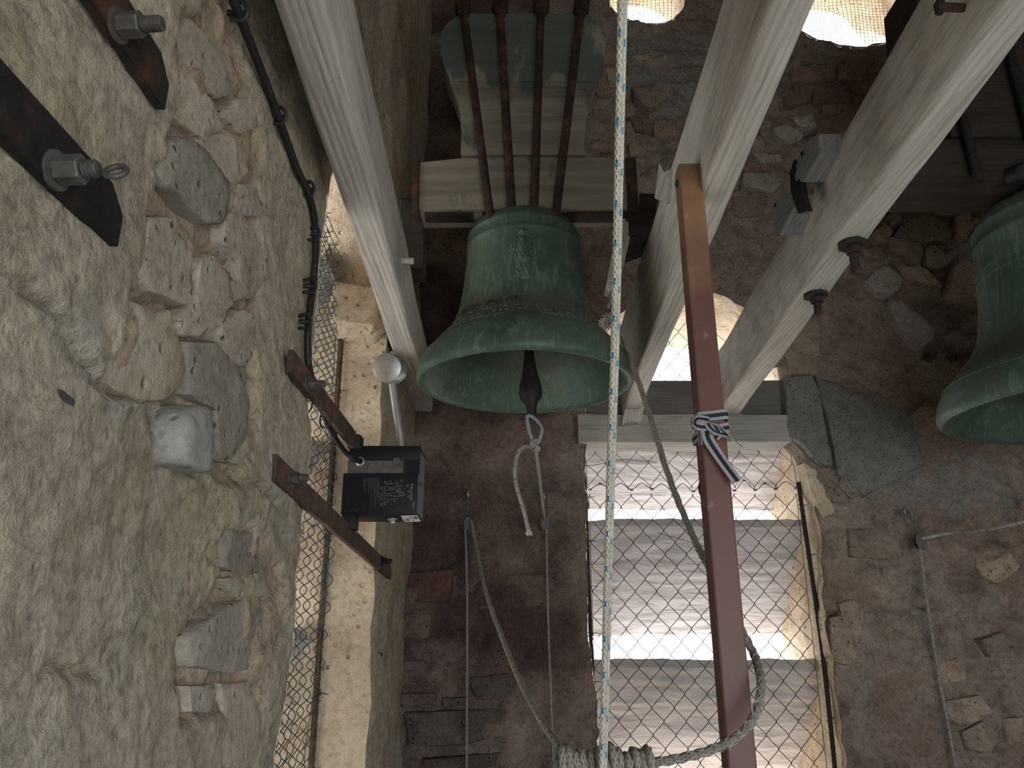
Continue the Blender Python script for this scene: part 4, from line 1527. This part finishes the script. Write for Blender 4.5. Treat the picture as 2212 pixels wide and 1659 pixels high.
# arm and head
ay_ = 1.90
a0, a1 = at(868, 966, Y=ay_), at(847, 820, Y=ay_)
MB().cyl(a0 - (a1 - a0) * .2, a1, .0105, 20, bev=.001).build('hammer_arm', M['zinc'], hm)
hc = at(842, 797, Y=ay_ - .02)
hd = Vector((-.10, -1, -.22)).normalized()
hmr = MB().lathe([(0, -.034), (.034, -.034), (.0385, -.030), (.0385, .024), (.036, .028), (.031, .030), (0, .030)], hc, 40, hd).build('hammer_head', M['zinc'], hm, angle=35)
MB().cyl(hc + Vector((.002, .01, .034)), hc + Vector((.006, .012, .050)), .009, 16, bev=.002).build('grub_screw', M['zinc'], hmr)
# mounting ears of the box on the bars
for z in (.235, .428):
    MB().box((-.383, 1.84, z), (.03, .05, .035), bev=.003).build('mounting_ear', M['iron_dark'], hm)


def bolt(parent, pos, axis, r=.011, nut=.012, stub=.016, mat=None, washer=True, name='bolt'):
    axis = Vector(axis).normalized()
    pos = Vector(pos)
    b = MB()
    z = 0
    if washer:
        b.cyl(pos, pos + axis * .003, r * 1.35, 18)
        z = .003
    b.cyl(pos + axis * z, pos + axis * (z + nut), r, 6, bev=.0012)
    s0 = z + nut
    b.cyl(pos + axis * s0, pos + axis * (s0 + stub), r * .55, 12, bev=.001)
    k = int(stub / .0035)
    for i in range(k):
        b.cyl(pos + axis * (s0 + .001 + i * .0035), pos + axis * (s0 + .0028 + i * .0035), r * .62, 12)
    return b.build(name, mat or M['zinc_dull'], parent, angle=35)


def flat_bar(label, ya, za, yb2, zb2, h, th, x, mat, bolts, cut=.02, group=None):
    """horizontal flat iron along the left wall, with clipped ends"""
    root = thing('iron_bar', label, 'bracket', (x, ya, za - h / 2), group)
    b = MB()
    pts = [(ya, za - h / 2), (yb2 - cut * 0, zb2 - h / 2), (yb2, zb2 + h / 2 - cut), (yb2 - cut * 1.3, zb2 + h / 2), (ya, za + h / 2)]
    n_ = len(pts)
    V = [(x - th / 2, a, c) for a, c in pts] + [(x + th / 2, a, c) for a, c in pts]
    b.add(V, [list(range(n_ - 1, -1, -1)), [n_ + k for k in range(n_)]] + [[k, (k + 1) % n_, (k + 1) % n_ + n_, k + n_] for k in range(n_)])
    b.build('bar', mat, root, smooth=False)
    return root


# two short bars at the upper left
xa = XL + .022
pA = flat_bar('dark rusted flat iron bar at the top left, one bolt, nearest the picture top', .22, .556, .700, .556, .052, .010, xa, M['rust_dark'], [], group=None)
q = at(252, 55, X=xa + .005)
bolt(pA, (xa + .005, q.y, q.z), (1, -.06, 0), .0125, .022, .020)
pB = flat_bar('dark flat iron bar on the left wall with a bolt and small ring', .15, .369, .655, .369, .052, .010, xa, M['iron_dark'], [])
q = at(118, 368, X=xa + .005)
bb = bolt(pB, (xa + .005, q.y, q.z), (1, -.06, 0), .0125, .022, .012, M['zinc_dull'])
rg = Vector((xa + .055, q.y, q.z - .001))
MB().tube([rg + Vector((.0085 * math.cos(t), .004 * math.sin(t), .0075 * math.sin(t))) for t in [2 * math.pi * i / 14 for i in range(14)]], .0026, 8, closed=True).build('ring', M['zinc_dull'], bb)

xb_ = XL + .014
bar1 = flat_bar('upper rusty flat bar bolted by the left window, running behind the hammer box', 1.262, .440, 1.85, .432, .042, .010, xb_, M['rust'], [])
q = at(664, 829, X=xb_ + .005)
bolt(bar1, (xb_ + .005, q.y, q.z), (1, 0, 0), .0115, .014, .016)
bar2 = flat_bar('long rusty flat bar crossing the left window under the hammer box', 1.225, .245, 2.495, .163, .044, .010, xb_, M['rust'], [])
for (u, v) in ((627, 1032), (741, 1103), (824, 1212)):
    q = at(u, v, X=xb_ + .005)
    bolt(bar2, (xb_ + .005, q.y, q.z), (1, 0, 0), .0115, .012, .016, M['zinc_dull'] if u < 700 else M['iron_dark'])

# cable down the wall to the hammer
cp = [at(u, v, X=XL + .016) for u, v in ((480, -60), (505, 2), (540, 92), (590, 222), (640, 362), (667, 420), (682, 500), (678, 600), (666, 700), (667, 790))]
cp += [at(690, 868, Y=1.50), at(716, 932, Y=1.66), at(742, 972, Y=1.775), at(762, 990, Y=1.80), Vector((gp.x - .004, 1.815, gp.z)), Vector((gp.x, 1.835, gp.z))]
cb = thing('power_cable', 'black cable clipped along the left window edge and down to the hammer box', 'cable', cp[9])
MB().tube(cp, .0068, 10, smooth=6).build('sheath', M['cable'], cb)
for (u, v) in ((514, 24), (600, 250), (664, 408), (676, 505), (668, 618), (657, 695)):
    q = at(u, v, X=XL + .014)
    b = MB().tube([q + Vector((-.012, 0, .011)), q + Vector((.006, -.004, .013)), q + Vector((.013, 0, .002)), q + Vector((.008, .004, -.010)), q + Vector((-.012, .004, -.011))], .0035, 6, smooth=3)
    b.cyl(q + Vector((-.018, .008, .004)), q + Vector((.012, .010, .004)), .0045, 8)
    b.build('cable_clip', M['plastic'], cb)
for (u, v, Y) in ((704, 902, 1.57), (662, 872, 1.47)):
    q = at(u, v, Y=Y)
    MB().tube([q + Vector((.012 * math.cos(t), .006 * math.sin(t), .024 * math.sin(t))) for t in [2 * math.pi * i / 14 for i in range(14)]], .0017, 6, closed=True).build('cable_tie', M['plastic'], cb)


# ------------------------------------------------------------------ chain-link screens
def chain_wire(o3, i, w, h, za, zb, bulge, wob, seed, loops=False):
    """one zigzag wire of a chain-link screen; o3(a, z, d) places it"""
    pts = []
    rows = int((zb - za) / (h / 2))
    for k in range(rows + 1):
        z = za + k * h / 2
        side = (k + i) % 2
        a = (i + side) * w / 2
        dd = bulge if side else -bulge
        a_in = a + (-1 if side else 1) * w * .035
        jz = wob * mnoise.noise(Vector((a * 9 + seed, z * 7, 1)))
        ja = wob * mnoise.noise(Vector((a * 9 + seed, z * 7, 5)))
        jd = wob * 1.5 * mnoise.noise(Vector((a * 5 + seed, z * 5, 9)))
        over = (1 if side else -1) * w * .03
        if loops:
            pts.append(o3(a + over * 1.6 + ja, z + jz, dd + jd))
            continue
        pts += [o3(a_in + ja, z + jz - h * .06, dd * .2 + jd), o3(a + over + ja, z + jz, dd + jd), o3(a_in + ja, z + jz + h * .06, -dd * .2 + jd)]
    return pts


ms = thing('chain_link_mesh', 'lower chain-link mesh panel stretched over the back window', 'mesh', (.73, 3.085, -.8))
for i in range(-1, 21):
    pts = chain_wire(lambda a, z, d: Vector((.312 + a, 3.085 + d, z)), i, .083, .093, -.80, .535, .002, .0015, 1)
    pts = [p for p in pts if .300 < p.x < 1.168]
    if len(pts) > 4:
        MB().tube(pts, .00135, 4, cap=False).build('wire', M['wire_dark'], ms)
# lacing along the joint of the two panels
b = MB()
lac = []
for k in range(21):
    lac.append(Vector((.315 + k * .0415, 3.08, .535 + (.020 if k % 2 else -.012) + random.uniform(-.008, .008))))
b.tube(lac, .0016, 5, smooth=3)
b.build('lacing_wire', M['wire_dark'], ms)
for k in range(0, 21):
    if k % 2 == 0 or random.random() < .4:
        q = lac[k]
        MB().tube([q + Vector((.006 * math.cos(t), .005 * math.sin(t), .004 * math.sin(2 * t))) for t in [i * .9 for i in range(16)]], .0016, 5).build('wire_knot', M['wire_dark'], ms)
ms2 = thing('chain_link_mesh', 'slack upper chain-link mesh behind the lintels of the back window', 'mesh', (.73, 3.14, .54))
for i in range(-1, 21):
    pts = chain_wire(lambda a, z, d: Vector((.305 + a, 3.10 + .07 * max(0, min(1, (z - .6) / .15)) + d, z)), i, .085, .100, .54, 1.32, .002, .009, 8)
    top_ = lambda x: 1.0 + .34 * max(0, 1 - ((x - .735) / .44) ** 2)
    pts = [p for p in pts if .302 < p.x < 1.168 and p.z < top_(p.x)]
    if len(pts) > 4:
        MB().tube(pts, .00125, 4, cap=False).build('wire', M['wire_dark'], ms2)
for yy in (0, 1):
    pass
for pl in (((1258, 1008), (1300, 1002), (1350, 993), (1420, 1000)), ((1420, 1150), (1470, 1165), (1520, 1180), (1545, 1200))):
    MB().tube([at(u, v, Y=3.10) for u, v in pl], .0011, 5, smooth=4).build('stray_wire', M['wire_dark'], ms2)

ml = thing('chain_link_mesh', 'green coated chain-link mesh over the left window, seen almost edge on', 'mesh', (-.535, 1.87, -.8))
for i in range(0, 20):
    pts = chain_wire(lambda a, z, d: Vector((-.530 + d + .012 * math.sin(z * 5 + a * 9), 1.462 + a, z)), i, .083, .074, -.80, 1.18 - .01 * (i % 3), .0085, .004, 3, True)
    top2 = lambda y: 1.0 + .32 * max(0, 1 - ((y - 1.865) / .41) ** 2)
    pts = [p for p in pts if p.y < 2.262 and p.z < top2(p.y)]
    if len(pts) > 4:
        MB().tube(pts, .0014, 5, smooth=5, cap=False).build('wire', M['wire'], ml)
for pl in (((742, 545), (748, 580), (735, 635)), ((742, 545), (752, 560), (768, 620), (776, 640))):
    MB().tube([at(u, v, Y=2.2) for u, v in pl], .0013, 5, smooth=4).build('stray_wire', M['wire'], ml)

# edge rods with their wire ties
def rod(label, pa, pb, r, mat, nties, side, mid=None):
    root = thing('reinforcing_rod', label, 'rod', pb)
    pts = [pa, (Vector(pa) + Vector(pb)) / 2 + Vector(mid or (0, 0, 0)), pb]
    b = MB()
    P = catmull([Vector(p) for p in pts], 60)
    b.tube(P, r, 10, lobes=0)
    for i in range(2, len(P) - 2, 1):
        if i % 2 == 0:
            d = (P[i + 1] - P[i]).normalized()
            b.cyl(P[i], P[i] + d * (r * .55), r * 1.13, 10)
    b.build('rod', mat, root)
    for k in range(nties):
        q = P[int(len(P) * (k + .6) / nties) % len(P)]
        MB().tube([q + Vector((r * 1.5 * math.cos(t), r * 1.5 * math.sin(t), .0025 * t)) for t in [j * .8 for j in range(12)]] + [q + Vector((side * .022, -.006, .02)), q + Vector((side * .034, -.012, .018))], .0014, 5).build('wire_tie', M['wire_dark'], root)
    return root


rod('rusty twisted rod edging the mesh on the far side of the left window', (-.537, 2.262, .93), (-.535, 2.262, -.80), .0085, M['rust'], 4, 1)
rod('dark rod edging the mesh on the left of the back window', (.292, 3.06, .575), (.305, 3.06, -.80), .0075, M['iron_dark'], 8, 1)
rod('dark bowed rod edging the mesh on the right of the back window', (1.150, 3.065, .553), (1.160, 3.065, -.80), .0082, M['iron_dark'], 7, 1, (.014, 0, 0))

# fine netting in the two round holes
for ca, cb_, r, lab in ((.65, 2.945, .195, 'fine wire netting across the smaller round hole above the middle beam'), (1.60, 2.937, .32, 'fine wire netting across the larger round hole at the top right')):
    b = MB()
    st = .0195
    k = int(r / st)
    for i in range(-k, k + 1):
        q = i * st
        L_ = math.sqrt(max(0, (r + .012) ** 2 - q * q))
        m = 14
        for ori in (0, 1):
            pts = []
            for j in range(m + 1):
                s_ = -L_ + 2 * L_ * j / m
                a, c = (q, s_) if ori else (s_, q)
                w1 = mnoise.noise(Vector((a * 7, c * 7, 2))) * .007
                w2 = mnoise.noise(Vector((a * 7, c * 7, 6))) * .007
                w3 = mnoise.noise(Vector((a * 5, c * 5, 11))) * .03
                pts.append(Vector((ca + a + w1 + c * .06, 3.16 + w3, cb_ + c + w2)))
            b.tube(pts, .0011, 4, cap=False)
    o = b.build('wire_netting', M['net'], origin=(ca, 3.16, cb_ - r))
    tag(o, lab, 'netting', kind='stuff')

# ------------------------------------------------------------------ brown steel post with its strap
PX, PY, PW = .3565, 1.35, .023
pt = at(1486, 352, Y=PY)
post = thing('steel_post', 'brown painted square steel post with rusty top, standing before the back window', 'post', (PX, PY, FLOOR))
b = MB()
b.box((PX + .004, PY + PW, (pt.z + FLOOR) / 2), (PW * 2, PW * 2, pt.z - FLOOR), bev=.004, seg=3)
V = np.array([tuple(v) for v in b.V])
tz = (V[:, 2] - FLOOR) / (pt.z - FLOOR)
V[:, 0] += (1 - tz) * .016
new_mesh('tube', V, b.F, M['post'], post, angle=40)
q = at(1464, 391, Y=PY + .01)
MB().cyl((q.x + .008, q.y + .01, q.z), (q.x - .003, q.y + .01, q.z), .0075, 14, bev=.002).build('bolt_head', M['rust'], post)
q = at(1529, 1056, Y=PY + .05)
MB().lathe([(0, -.005), (.024, -.005), (.03, 0), (.024, .007), (0, .012)], q + Vector((.012, 0, 0)), 20, Vector((0, -1, 0))).build('rubber_cap', M['plastic'], post)


def pw(u, v, dy=0.0):
    return at(u, v, Y=PY - dy)


st_ = thing('webbing_strap', 'grey and black striped webbing knotted round the brown steel post', 'strap', pw(1540, 950, .01))
W = .0185
cxp = at(1540, 905, Y=PY).x
for (za, zb2, dv) in ((pw(1, 905).z, pw(1, 893).z, 0), (pw(1, 945).z, pw(1, 918).z, 0)):
    ring = []
    nr = []
    e_ = PW + .003
    for (dx, dy, f) in ((-1, -1, .25), (0, -1.02, .5), (1, -1, .75), (1, 1, .8), (-1, 1, .2), (-1, -1, .25)):
        ring.append(Vector((cxp + dx * e_, PY + PW + dy * e_, za + (zb2 - za) * f)))
        nr.append(Vector((dx, dy, 0)))
    MB().ribbon(ring, W, .002, nr, smooth=4).build('wrap', M['strap'], st_, uv=True, angle=60)
MB().ribbon([pw(1532, 908, .012), pw(1508, 905, .016), pw(1502, 915, .02), pw(1515, 922, .018), pw(1540, 922, .016), pw(1552, 935, .018), pw(1545, 945, .016)], W * .8, .002, [(0, -1, .3), (-.6, -1, .2), (-1, -.6, -.3), (0, -1, -.3), (0, -1, 0), (.4, -1, 0), (0, -1, -.4)], smooth=5).build('knot', M['strap'], st_, uv=True, angle=60)
MB().ribbon([pw(1528, 915, .02), pw(1540, 930, .022), pw(1558, 938, .018), pw(1575, 940, .012)], W * .75, .002, [(0, -1, .4), (.1, -1, .6), (0, -1, .8), (.3, -1, .3)], smooth=5).build('knot', M['strap'], st_, uv=True, angle=60)
MB().ribbon([pw(1526, 928, .014), pw(1530, 948, .013), pw(1548, 978, .012), pw(1572, 1012, .016), pw(1593, 1040, .02)], W * 1.05, .002, [(-.2, -1, 0), (-.1, -1, 0), (0, -1, .1), (.1, -1, .1), (.1, -1, 0)], smooth=6).build('strap_end', M['strap'], st_, uv=True, angle=60)
MB().ribbon([pw(1538, 912, .022), pw(1552, 918, .024), pw(1568, 932, .02), pw(1583, 950, .016), pw(1603, 965, .012)], W * .45, .002, [(0, -.6, .8), (0, -.5, .9), (.4, -.4, .8), (.5, -.4, .7), (.4, -.5, .7)], smooth=6).build('strap_end', M['strap'], st_, uv=True, angle=60)
MB().ribbon([pw(1510, 925, .006), pw(1512, 945, .004), pw(1514, 962, .004)], W * .5, .002, [(-1, -.4, 0), (-1, -.5, 0), (-1, -.5, 0)], smooth=5).build('strap_end', M['strap'], st_, uv=True, angle=60)
MB().tube([pw(1594, 1042, .02), pw(1602, 1046, .02), pw(1612, 1048, .02), pw(1622, 1053, .02)], .0007, 5, smooth=3).build('loose_thread', M['fray'], st_)

# ------------------------------------------------------------------ ropes, pulleys, cords
mr = [at(1347, -60, Y=.74), at(1345, 2, Y=.76), at(1338, 300, Y=.86), at(1334, 500, Y=.93), at(1328, 760, Y=1.02), at(1320, 1000, Y=1.09), at(1313, 1260, Y=1.16), at(1307, 1500, Y=1.21), at(1303, 1640, Y=1.235), at(1301, 1720, Y=1.24)]
o = MB().tube(mr, .0064, 16, smooth=14).build('bell_rope', M['rope_white'], origin=mr[-1], uv=True)
tag(o, 'white braided rope with blue flecks hanging down before the back window', 'rope')

# coil at the bottom edge
CYc, CZ = 1.29, at(1300, 1652, Y=1.29).z
cx0, cx1 = at(1205, 1650, Y=CYc).x, at(1412, 1650, Y=CYc).x
hel = []
turns = 13
for k in range(turns * 14 + 1):
    t = k / 14
    rr = .0185 + .004 * math.sin(t * 2.7) + .003 * math.sin(t * 1.1)
    hel.append(Vector((cx0 + (cx1 - cx0) * t / turns + .0015 * math.sin(t * 5), CYc + rr * math.cos(2 * math.pi * t), CZ + rr * math.sin(2 * math.pi * t) + .003 * math.sin(t * 1.9))))
core = MB().tube([Vector((cx0 - .004, CYc, CZ)), Vector((cx1 + .004, CYc, CZ))], .011, 8)
co = thing('rope_coil', 'thick grey rope wound in a tight row of turns at the bottom edge', 'rope', (cx0, CYc, CZ - .03))
MB().tube(hel, .0066, 9, lobes=3, twist=330, depth=.16).build('windings', M['rope_old'], co, uv=True)
core.build('core', M['rope_old'], co)
# rope from the lever to the post and the coil
q0 = at(1318, 690, Y=2.06)
rp = [at(1322, 660, Y=2.06), at(1335, 700, Y=2.03), at(1362, 775, Y=1.95), at(1398, 880, Y=1.84), at(1445, 1030, Y=1.70), at(1500, 1165, Y=1.56), at(1548, 1255, Y=1.46), at(1590, 1340, Y=1.425),
      at(1620, 1395, Y=1.405), at(1638, 1440, Y=1.36), at(1644, 1490, Y=1.315), at(1628, 1550, Y=1.295), at(1590, 1594, Y=1.285), at(1530, 1622, Y=1.285), at(1460, 1640, Y=1.285), at(1405, 1648, Y=1.285)]
rb = thing('bell_rope', 'grey twisted rope from the bell lever, passing behind the steel post to the coil', 'rope', rp[-1])
MB().tube(rp, .0068, 9, smooth=14, lobes=3, twist=300, depth=.15).build('strand', M['rope_old'], rb, uv=True)
b = MB()
for k in range(46):
    a = random.uniform(-.9, .3)
    s_ = q0 + Vector((random.uniform(-.012, .006), random.uniform(-.008, .008), random.uniform(-.01, .02)))
    L_ = random.uniform(.02, .05)
    b.tube([s_, s_ + Vector((a * L_ * .6 - .004, random.uniform(-.01, .01), -L_ * .55)), s_ + Vector((a * L_ - .01, random.uniform(-.015, .015), -L_ + .012))], .0011, 4, smooth=2)
b.build('frayed_end', M['fray'], rb)
MB().tube([q0 + Vector((.014 * math.cos(t) * (1 + .1 * math.sin(3 * t)), .012 * math.sin(t), .02 * math.sin(1.5 * t))) for t in [i * .5 for i in range(26)]], .005, 7, lobes=3, twist=300).build('knot', M['rope_old'], rb, uv=True)


def pulley(label, u, v, Y, eye_v, eye_u=None, s=1.0, side=0):
    """small block hung from an eye screwed in the wall"""
    eu = eye_u if eye_u is not None else u
    e_ = at(eu, eye_v, Y=Y)
    c = at(u, v, Y=Y)
    root = thing('pulley', label, 'pulley', (c.x, YB, c.z))
    MB().cyl(Vector((e_.x, YB + .03, e_.z)), e_ + Vector((0, .0, 0)), .005, 10).tube([e_ + Vector((.003 * math.cos(t), .009 * math.cos(t) - .004, .012 * math.sin(t))) for t in [2 * math.pi * i / 16 for i in range(16)]], .0035, 8, closed=True).build('eye_bolt', M['zinc'], root)
    # long link between the eye and the block
    d = c - e_
    L_ = d.length
    up = -d.normalized()
    sx = up.cross(Vector((0, 1, 0))).normalized()
    top_, bot = e_ - up * .004, c + up * .022 * s
    w = .0095 * s
    lk = [top_ + sx * w * math.cos(t) + (up * w * math.sin(t) if math.sin(t) > 0 else Vector()) + (Vector() if math.sin(t) >= 0 else bot - top_ + up * w * math.sin(t)) for t in [2 * math.pi * i / 20 for i in range(20)]]
    MB().tube(lk, .0026 * s, 7, closed=True).build('link', M['zinc_dull'], root)
    b = MB()
    for y in (-.010, .010):
        V = []
        n_ = 18
        for ring in (0, 1):
            for k in range(n_):
                t = 2 * math.pi * k / n_
                V.append(c + sx * (.0165 * s * math.cos(t)) + up * (.026 * s * math.sin(t)) + Vector((0, y * s + ring * .002, 0)))
        b.add(V, [list(range(n_)), [n_ + k for k in range(n_ - 1, -1, -1)]] + [[k, k + n_, (k + 1) % n_ + n_, (k + 1) % n_] for k in range(n_)])
    b.build('cheek_plate', M['zinc_dull'], root, angle=35)
    MB().lathe([(.004, -.008), (.0165, -.008), (.012, 0), (.0165, .008), (.004, .008)], c - up * .004, 20, Vector((0, 1, 0))).build('sheave', M['iron_dark'], root)
    return root, c


P1, c1 = pulley('pulley on the dark wall left of the clapper rope, lower left of the green bell', 1012, 1132, 2.93, 1068)
P2_, c2 = pulley('pulley near the left edge of the back window, end of the clapper rope', 1177, 1130, 2.93, 1072, 1176)
P3, c3 = pulley('pulley on the right wall face right of the back window', 1987, 1172, 2.93, 1104, 1953, 1.15)

cd1 = [c1 + Vector((-.012, 0, 0)), at(1009, 1300, Y=2.93), at(1008, 1659, Y=2.93), at(1008, 1760, Y=2.93)]
o = MB().tube(cd1, .0042, 7, smooth=10).build('cord', M['cord'], origin=cd1[-1], uv=True)
tag(o, 'thin speckled cord hanging straight down from the left pulley', 'cord')
sr = [c1 + Vector((.010, -.01, .012)), at(1028, 1180, Y=2.8), at(1050, 1280, Y=2.50), at(1082, 1370, Y=2.2), at(1118, 1460, Y=1.92), at(1162, 1545, Y=1.66), at(1205, 1608, Y=1.44), at(1236, 1642, Y=1.315), at(1250, 1655, Y=1.29)]
sag = thing('bell_rope', 'pale rope sagging from the left pulley down to the coil', 'rope', sr[-1])
MB().tube(sr, .0066, 10, smooth=10).build('strand', M['rope_grey'], sag, uv=True)
q = at(1118, 1452, Y=1.935)
MB().tube([q + Vector((.0075 * math.cos(t), .0075 * math.sin(t), .004 * math.sin(t))) for t in [2 * math.pi * i / 12 for i in range(12)]], .0016, 5, closed=True).build('whipping', M['plastic'], sag)
cd2 = [c2 + Vector((.006, 0, -.004)), at(1183, 1300, Y=2.93), at(1190, 1500, Y=2.93), at(1196, 1659, Y=2.93), at(1199, 1760, Y=2.93)]
o = MB().tube(cd2, .0040, 7, smooth=10).build('cord', M['cord'], origin=cd2[-1], uv=True)
tag(o, 'thin grey cord hanging from the pulley near the back window edge', 'cord')
cd3 = [c3 + Vector((-.002, 0, -.01)), at(1995, 1240, Y=2.94), at(2001, 1290, Y=2.95), at(2025, 1440, Y=2.95), at(2065, 1659, Y=2.95), at(2080, 1760, Y=2.95)]
o = MB().tube(cd3, .0052, 7, smooth=10).build('cord', M['cord'], origin=cd3[-1], uv=True)
tag(o, 'speckled cord running down the right part of the back wall from its pulley', 'cord')
cd4 = [c3 + Vector((.006, -.01, .014)), at(2060, 1150, Y=2.85), at(2140, 1142, Y=2.62), at(2212, 1126, Y=2.45), at(2290, 1104, Y=2.3)]
o = MB().tube(cd4, .0056, 7, smooth=10).build('cord', M['rope_white'], origin=cd4[0], uv=True)
tag(o, 'pale cord running from the right-hand pulley out past the right edge', 'cord')

# clapper rope: thimble loop, knot, frayed tail and line to the pulley
Yk = 2.03
cr = thing('clapper_rope', 'speckled rope knotted to the clapper of the green bell, with a frayed loose tail', 'rope', at(1155, 960, Y=Yk))
MB().tube([at(u, v, Y=Yk) for u, v in ((1152, 955), (1143, 930), (1139, 905), (1142, 898), (1152, 902), (1165, 915), (1171, 928), (1167, 945), (1162, 958))], .0052, 9, smooth=6).build('loop', M['loop'], cr)
kn = at(1156, 961, Y=Yk - .004)
MB().tube([kn + Vector((.010 * math.sin(2 * t), .008 * math.cos(t), .013 * math.sin(t * 1.0 + .4))) for t in [i * .45 for i in range(22)]], .0056, 9, smooth=2).build('knot', M['rope_grey'], cr, uv=True)
tail = [at(u, v, Y=Yk) for u, v in ((1150, 966), (1135, 965), (1122, 975), (1114, 1000), (1113, 1030), (1120, 1065), (1131, 1100), (1138, 1130), (1143, 1148))]
MB().tube(tail, .0056, 10, smooth=7).build('tail', M['rope_grey'], cr, uv=True)
b = MB()
for k in range(34):
    t = 2 * math.pi * random.random()
    r_ = random.uniform(.002, .011)
    e_ = tail[-1] + Vector((r_ * math.cos(t), r_ * math.sin(t), -random.uniform(.001, .012)))
    b.tube([tail[-1] + Vector((.003 * math.cos(t), .003 * math.sin(t), .006)), (tail[-1] + e_) / 2 + Vector((.002 * math.cos(t), 0, .001)), e_], .0012, 4)
b.build('frayed_end', M['fray'], cr)
ln = [at(1157, 970, Y=Yk), at(1164, 1020, Y=2.3), at(1170, 1075, Y=2.62), at(1174, 1108, Y=2.82), c2 + Vector((-.002, -.012, .012))]
MB().tube(ln, .0054, 9, smooth=8).build('line', M['rope_grey'], cr, uv=True)

# ------------------------------------------------------------------ ironwork on the right beam
def flange_bolt(label, u, v, stub):
    p = at(u, v, Z=.803)
    root = thing('flanged_bolt', label, 'bolt', (p.x, p.y, .80 - stub))
    MB().cyl((p.x, p.y, .803), (p.x, p.y, .790), .031, 8, bev=.003).build('washer', M['rust_dark'], root, jitter=.0015)
    MB().cyl((p.x, p.y, .790), (p.x, p.y, .775), .017, 6, bev=.002).build('nut', M['rust_dark'], root)
    MB().cyl((p.x, p.y, .775), (p.x, p.y, .80 - stub), .0095, 10, bev=.0015).build('shank', M['rust_dark'], root, jitter=.001)


flange_bolt('rusty flanged bolt under the right beam, the nearer one with the longer shank', 1840, 522, .075)
flange_bolt('rusty flanged bolt under the right beam, the lower one nearer the window', 1762, 632, .058)
# big nail near the top edge of the picture
q = at(2076, 17, X=.664)
q2 = at(2030, 15, X=.62)
nl = thing('iron_nail', 'large bent rusty nail sticking out of the right beam near the top edge', 'nail', q)
MB().cyl(q + Vector((.02, 0, 0)), q2, .0065, 8).build('shank', M['rust_dark'], nl, jitter=.001)
MB().box(q2, (.011, .015, .020), bev=.003).build('head', M['rust_dark'], nl)

# bearing of the right bell on the right beam: nailed blocks and an iron strap
def slant_block(name, pl, xa_, xb2, mat, label, cat):
    P0 = [at(u, v, X=xa_) for u, v in pl]
    n_ = len(P0)
    b = MB().add([Vector((xa_, p.y, p.z)) for p in P0] + [Vector((xb2, p.y, p.z)) for p in P0], [list(range(n_)), [n_ + k for k in range(n_ - 1, -1, -1)]] + [[k, k + n_, (k + 1) % n_ + n_, (k + 1) % n_] for k in range(n_)])
    o = b.build(name, mat, origin=P0[0], smooth=False, jitter=.002)
    return tag(o, label, cat)


def nailed(o, uv):
    for (u, v) in uv:
        p = at(u, v, X=o['_x'])
        MB().cyl(p + Vector((.004, 0, 0)), p + Vector((-.003, 0, 0)), .0055, 8).build('nail_head', M['iron_dark'], o)


o = slant_block('nailed_block', [(1716, 352), (1740, 310), (1768, 290), (1771, 330), (1732, 394), (1718, 390)], .655, .735, M['timber_grey'], 'grey nailed wooden block above the iron strap on the right beam', 'block')
o['_x'] = .655
nailed(o, ((1734, 332), (1720, 353)))
o = slant_block('nailed_block', [(1669, 445), (1690, 418), (1716, 420), (1712, 450), (1684, 508), (1672, 490)], .665, .745, M['timber_grey'], 'grey nailed wooden block below the iron strap on the right beam', 'block')
o['_x'] = .665
nailed(o, ((1676, 443),))
p = [at(u, v, X=.655) for u, v in ((1715, 345), (1706, 372), (1708, 415), (1724, 462), (1742, 456), (1733, 425), (1728, 392))]
b = MB()
n_ = len(p)
b.add([q for q in p] + [q + Vector((.014, .0, 0)) for q in p], [list(range(n_)), [n_ + k for k in range(n_ - 1, -1, -1)]] + [[k, k + n_, (k + 1) % n_ + n_, (k + 1) % n_] for k in range(n_)])
o = b.build('iron_strap', M['iron_dark'], origin=p[3], smooth=False)
tag(o, 'black iron strap between two nailed blocks on the right beam', 'strap')
# small peg on the left beam
q = at(884, 564, X=-.27)
o = MB().cyl(q + Vector((-.03, 0, 0)), q + Vector((.012, 0, 0)), .009, 10, bev=.002).build('wooden_peg', M['timber'], origin=q)
tag(o, 'short wooden peg sticking out of the left beam beside the bell', 'peg')
# hooks in the reveal and in the walls
for (u, v, Y, lab) in ((716, 421, 2.27, 'small wire hook in the lit stone at the top of the left window'), (729, 524, 2.27, 'rusty wire staple in the left window stone under the hook')):
    q = at(u, v, Y=Y)
    o = MB().tube([q + Vector((-.004, .03, .012)), q + Vector((.0, -.02, .014)), q + Vector((.004, -.03, -.004)), q + Vector((-.006, -.025, -.020)), q + Vector((-.012, -.02, -.004))], .0024, 6, smooth=4).build('wire_hook', M['rust'], origin=q)
    tag(o, lab, 'hook')
q = at(812, 1413, X=XL + .004)
o = MB().tube([q + Vector((-.02, -.01, .006)), q + Vector((.012, 0, .003)), q + Vector((.016, .012, -.004)), q + Vector((.006, .016, -.005)), q + Vector((-.004, .006, 0))], .0022, 6, smooth=4).build('wire_hook', M['rust_dark'], origin=q)
tag(o, 'tiny rusty hook in the wall strip below the long flat bar', 'hook')
q = at(132, 858, X=XL + .012)
o = MB().box(q, (.012, .030, .011), bev=.004).build('metal_stub', M['zinc_dull'], origin=q, jitter=.003)
tag(o, 'flattened grey metal stub set in the plaster of the left wall', 'metal stub')
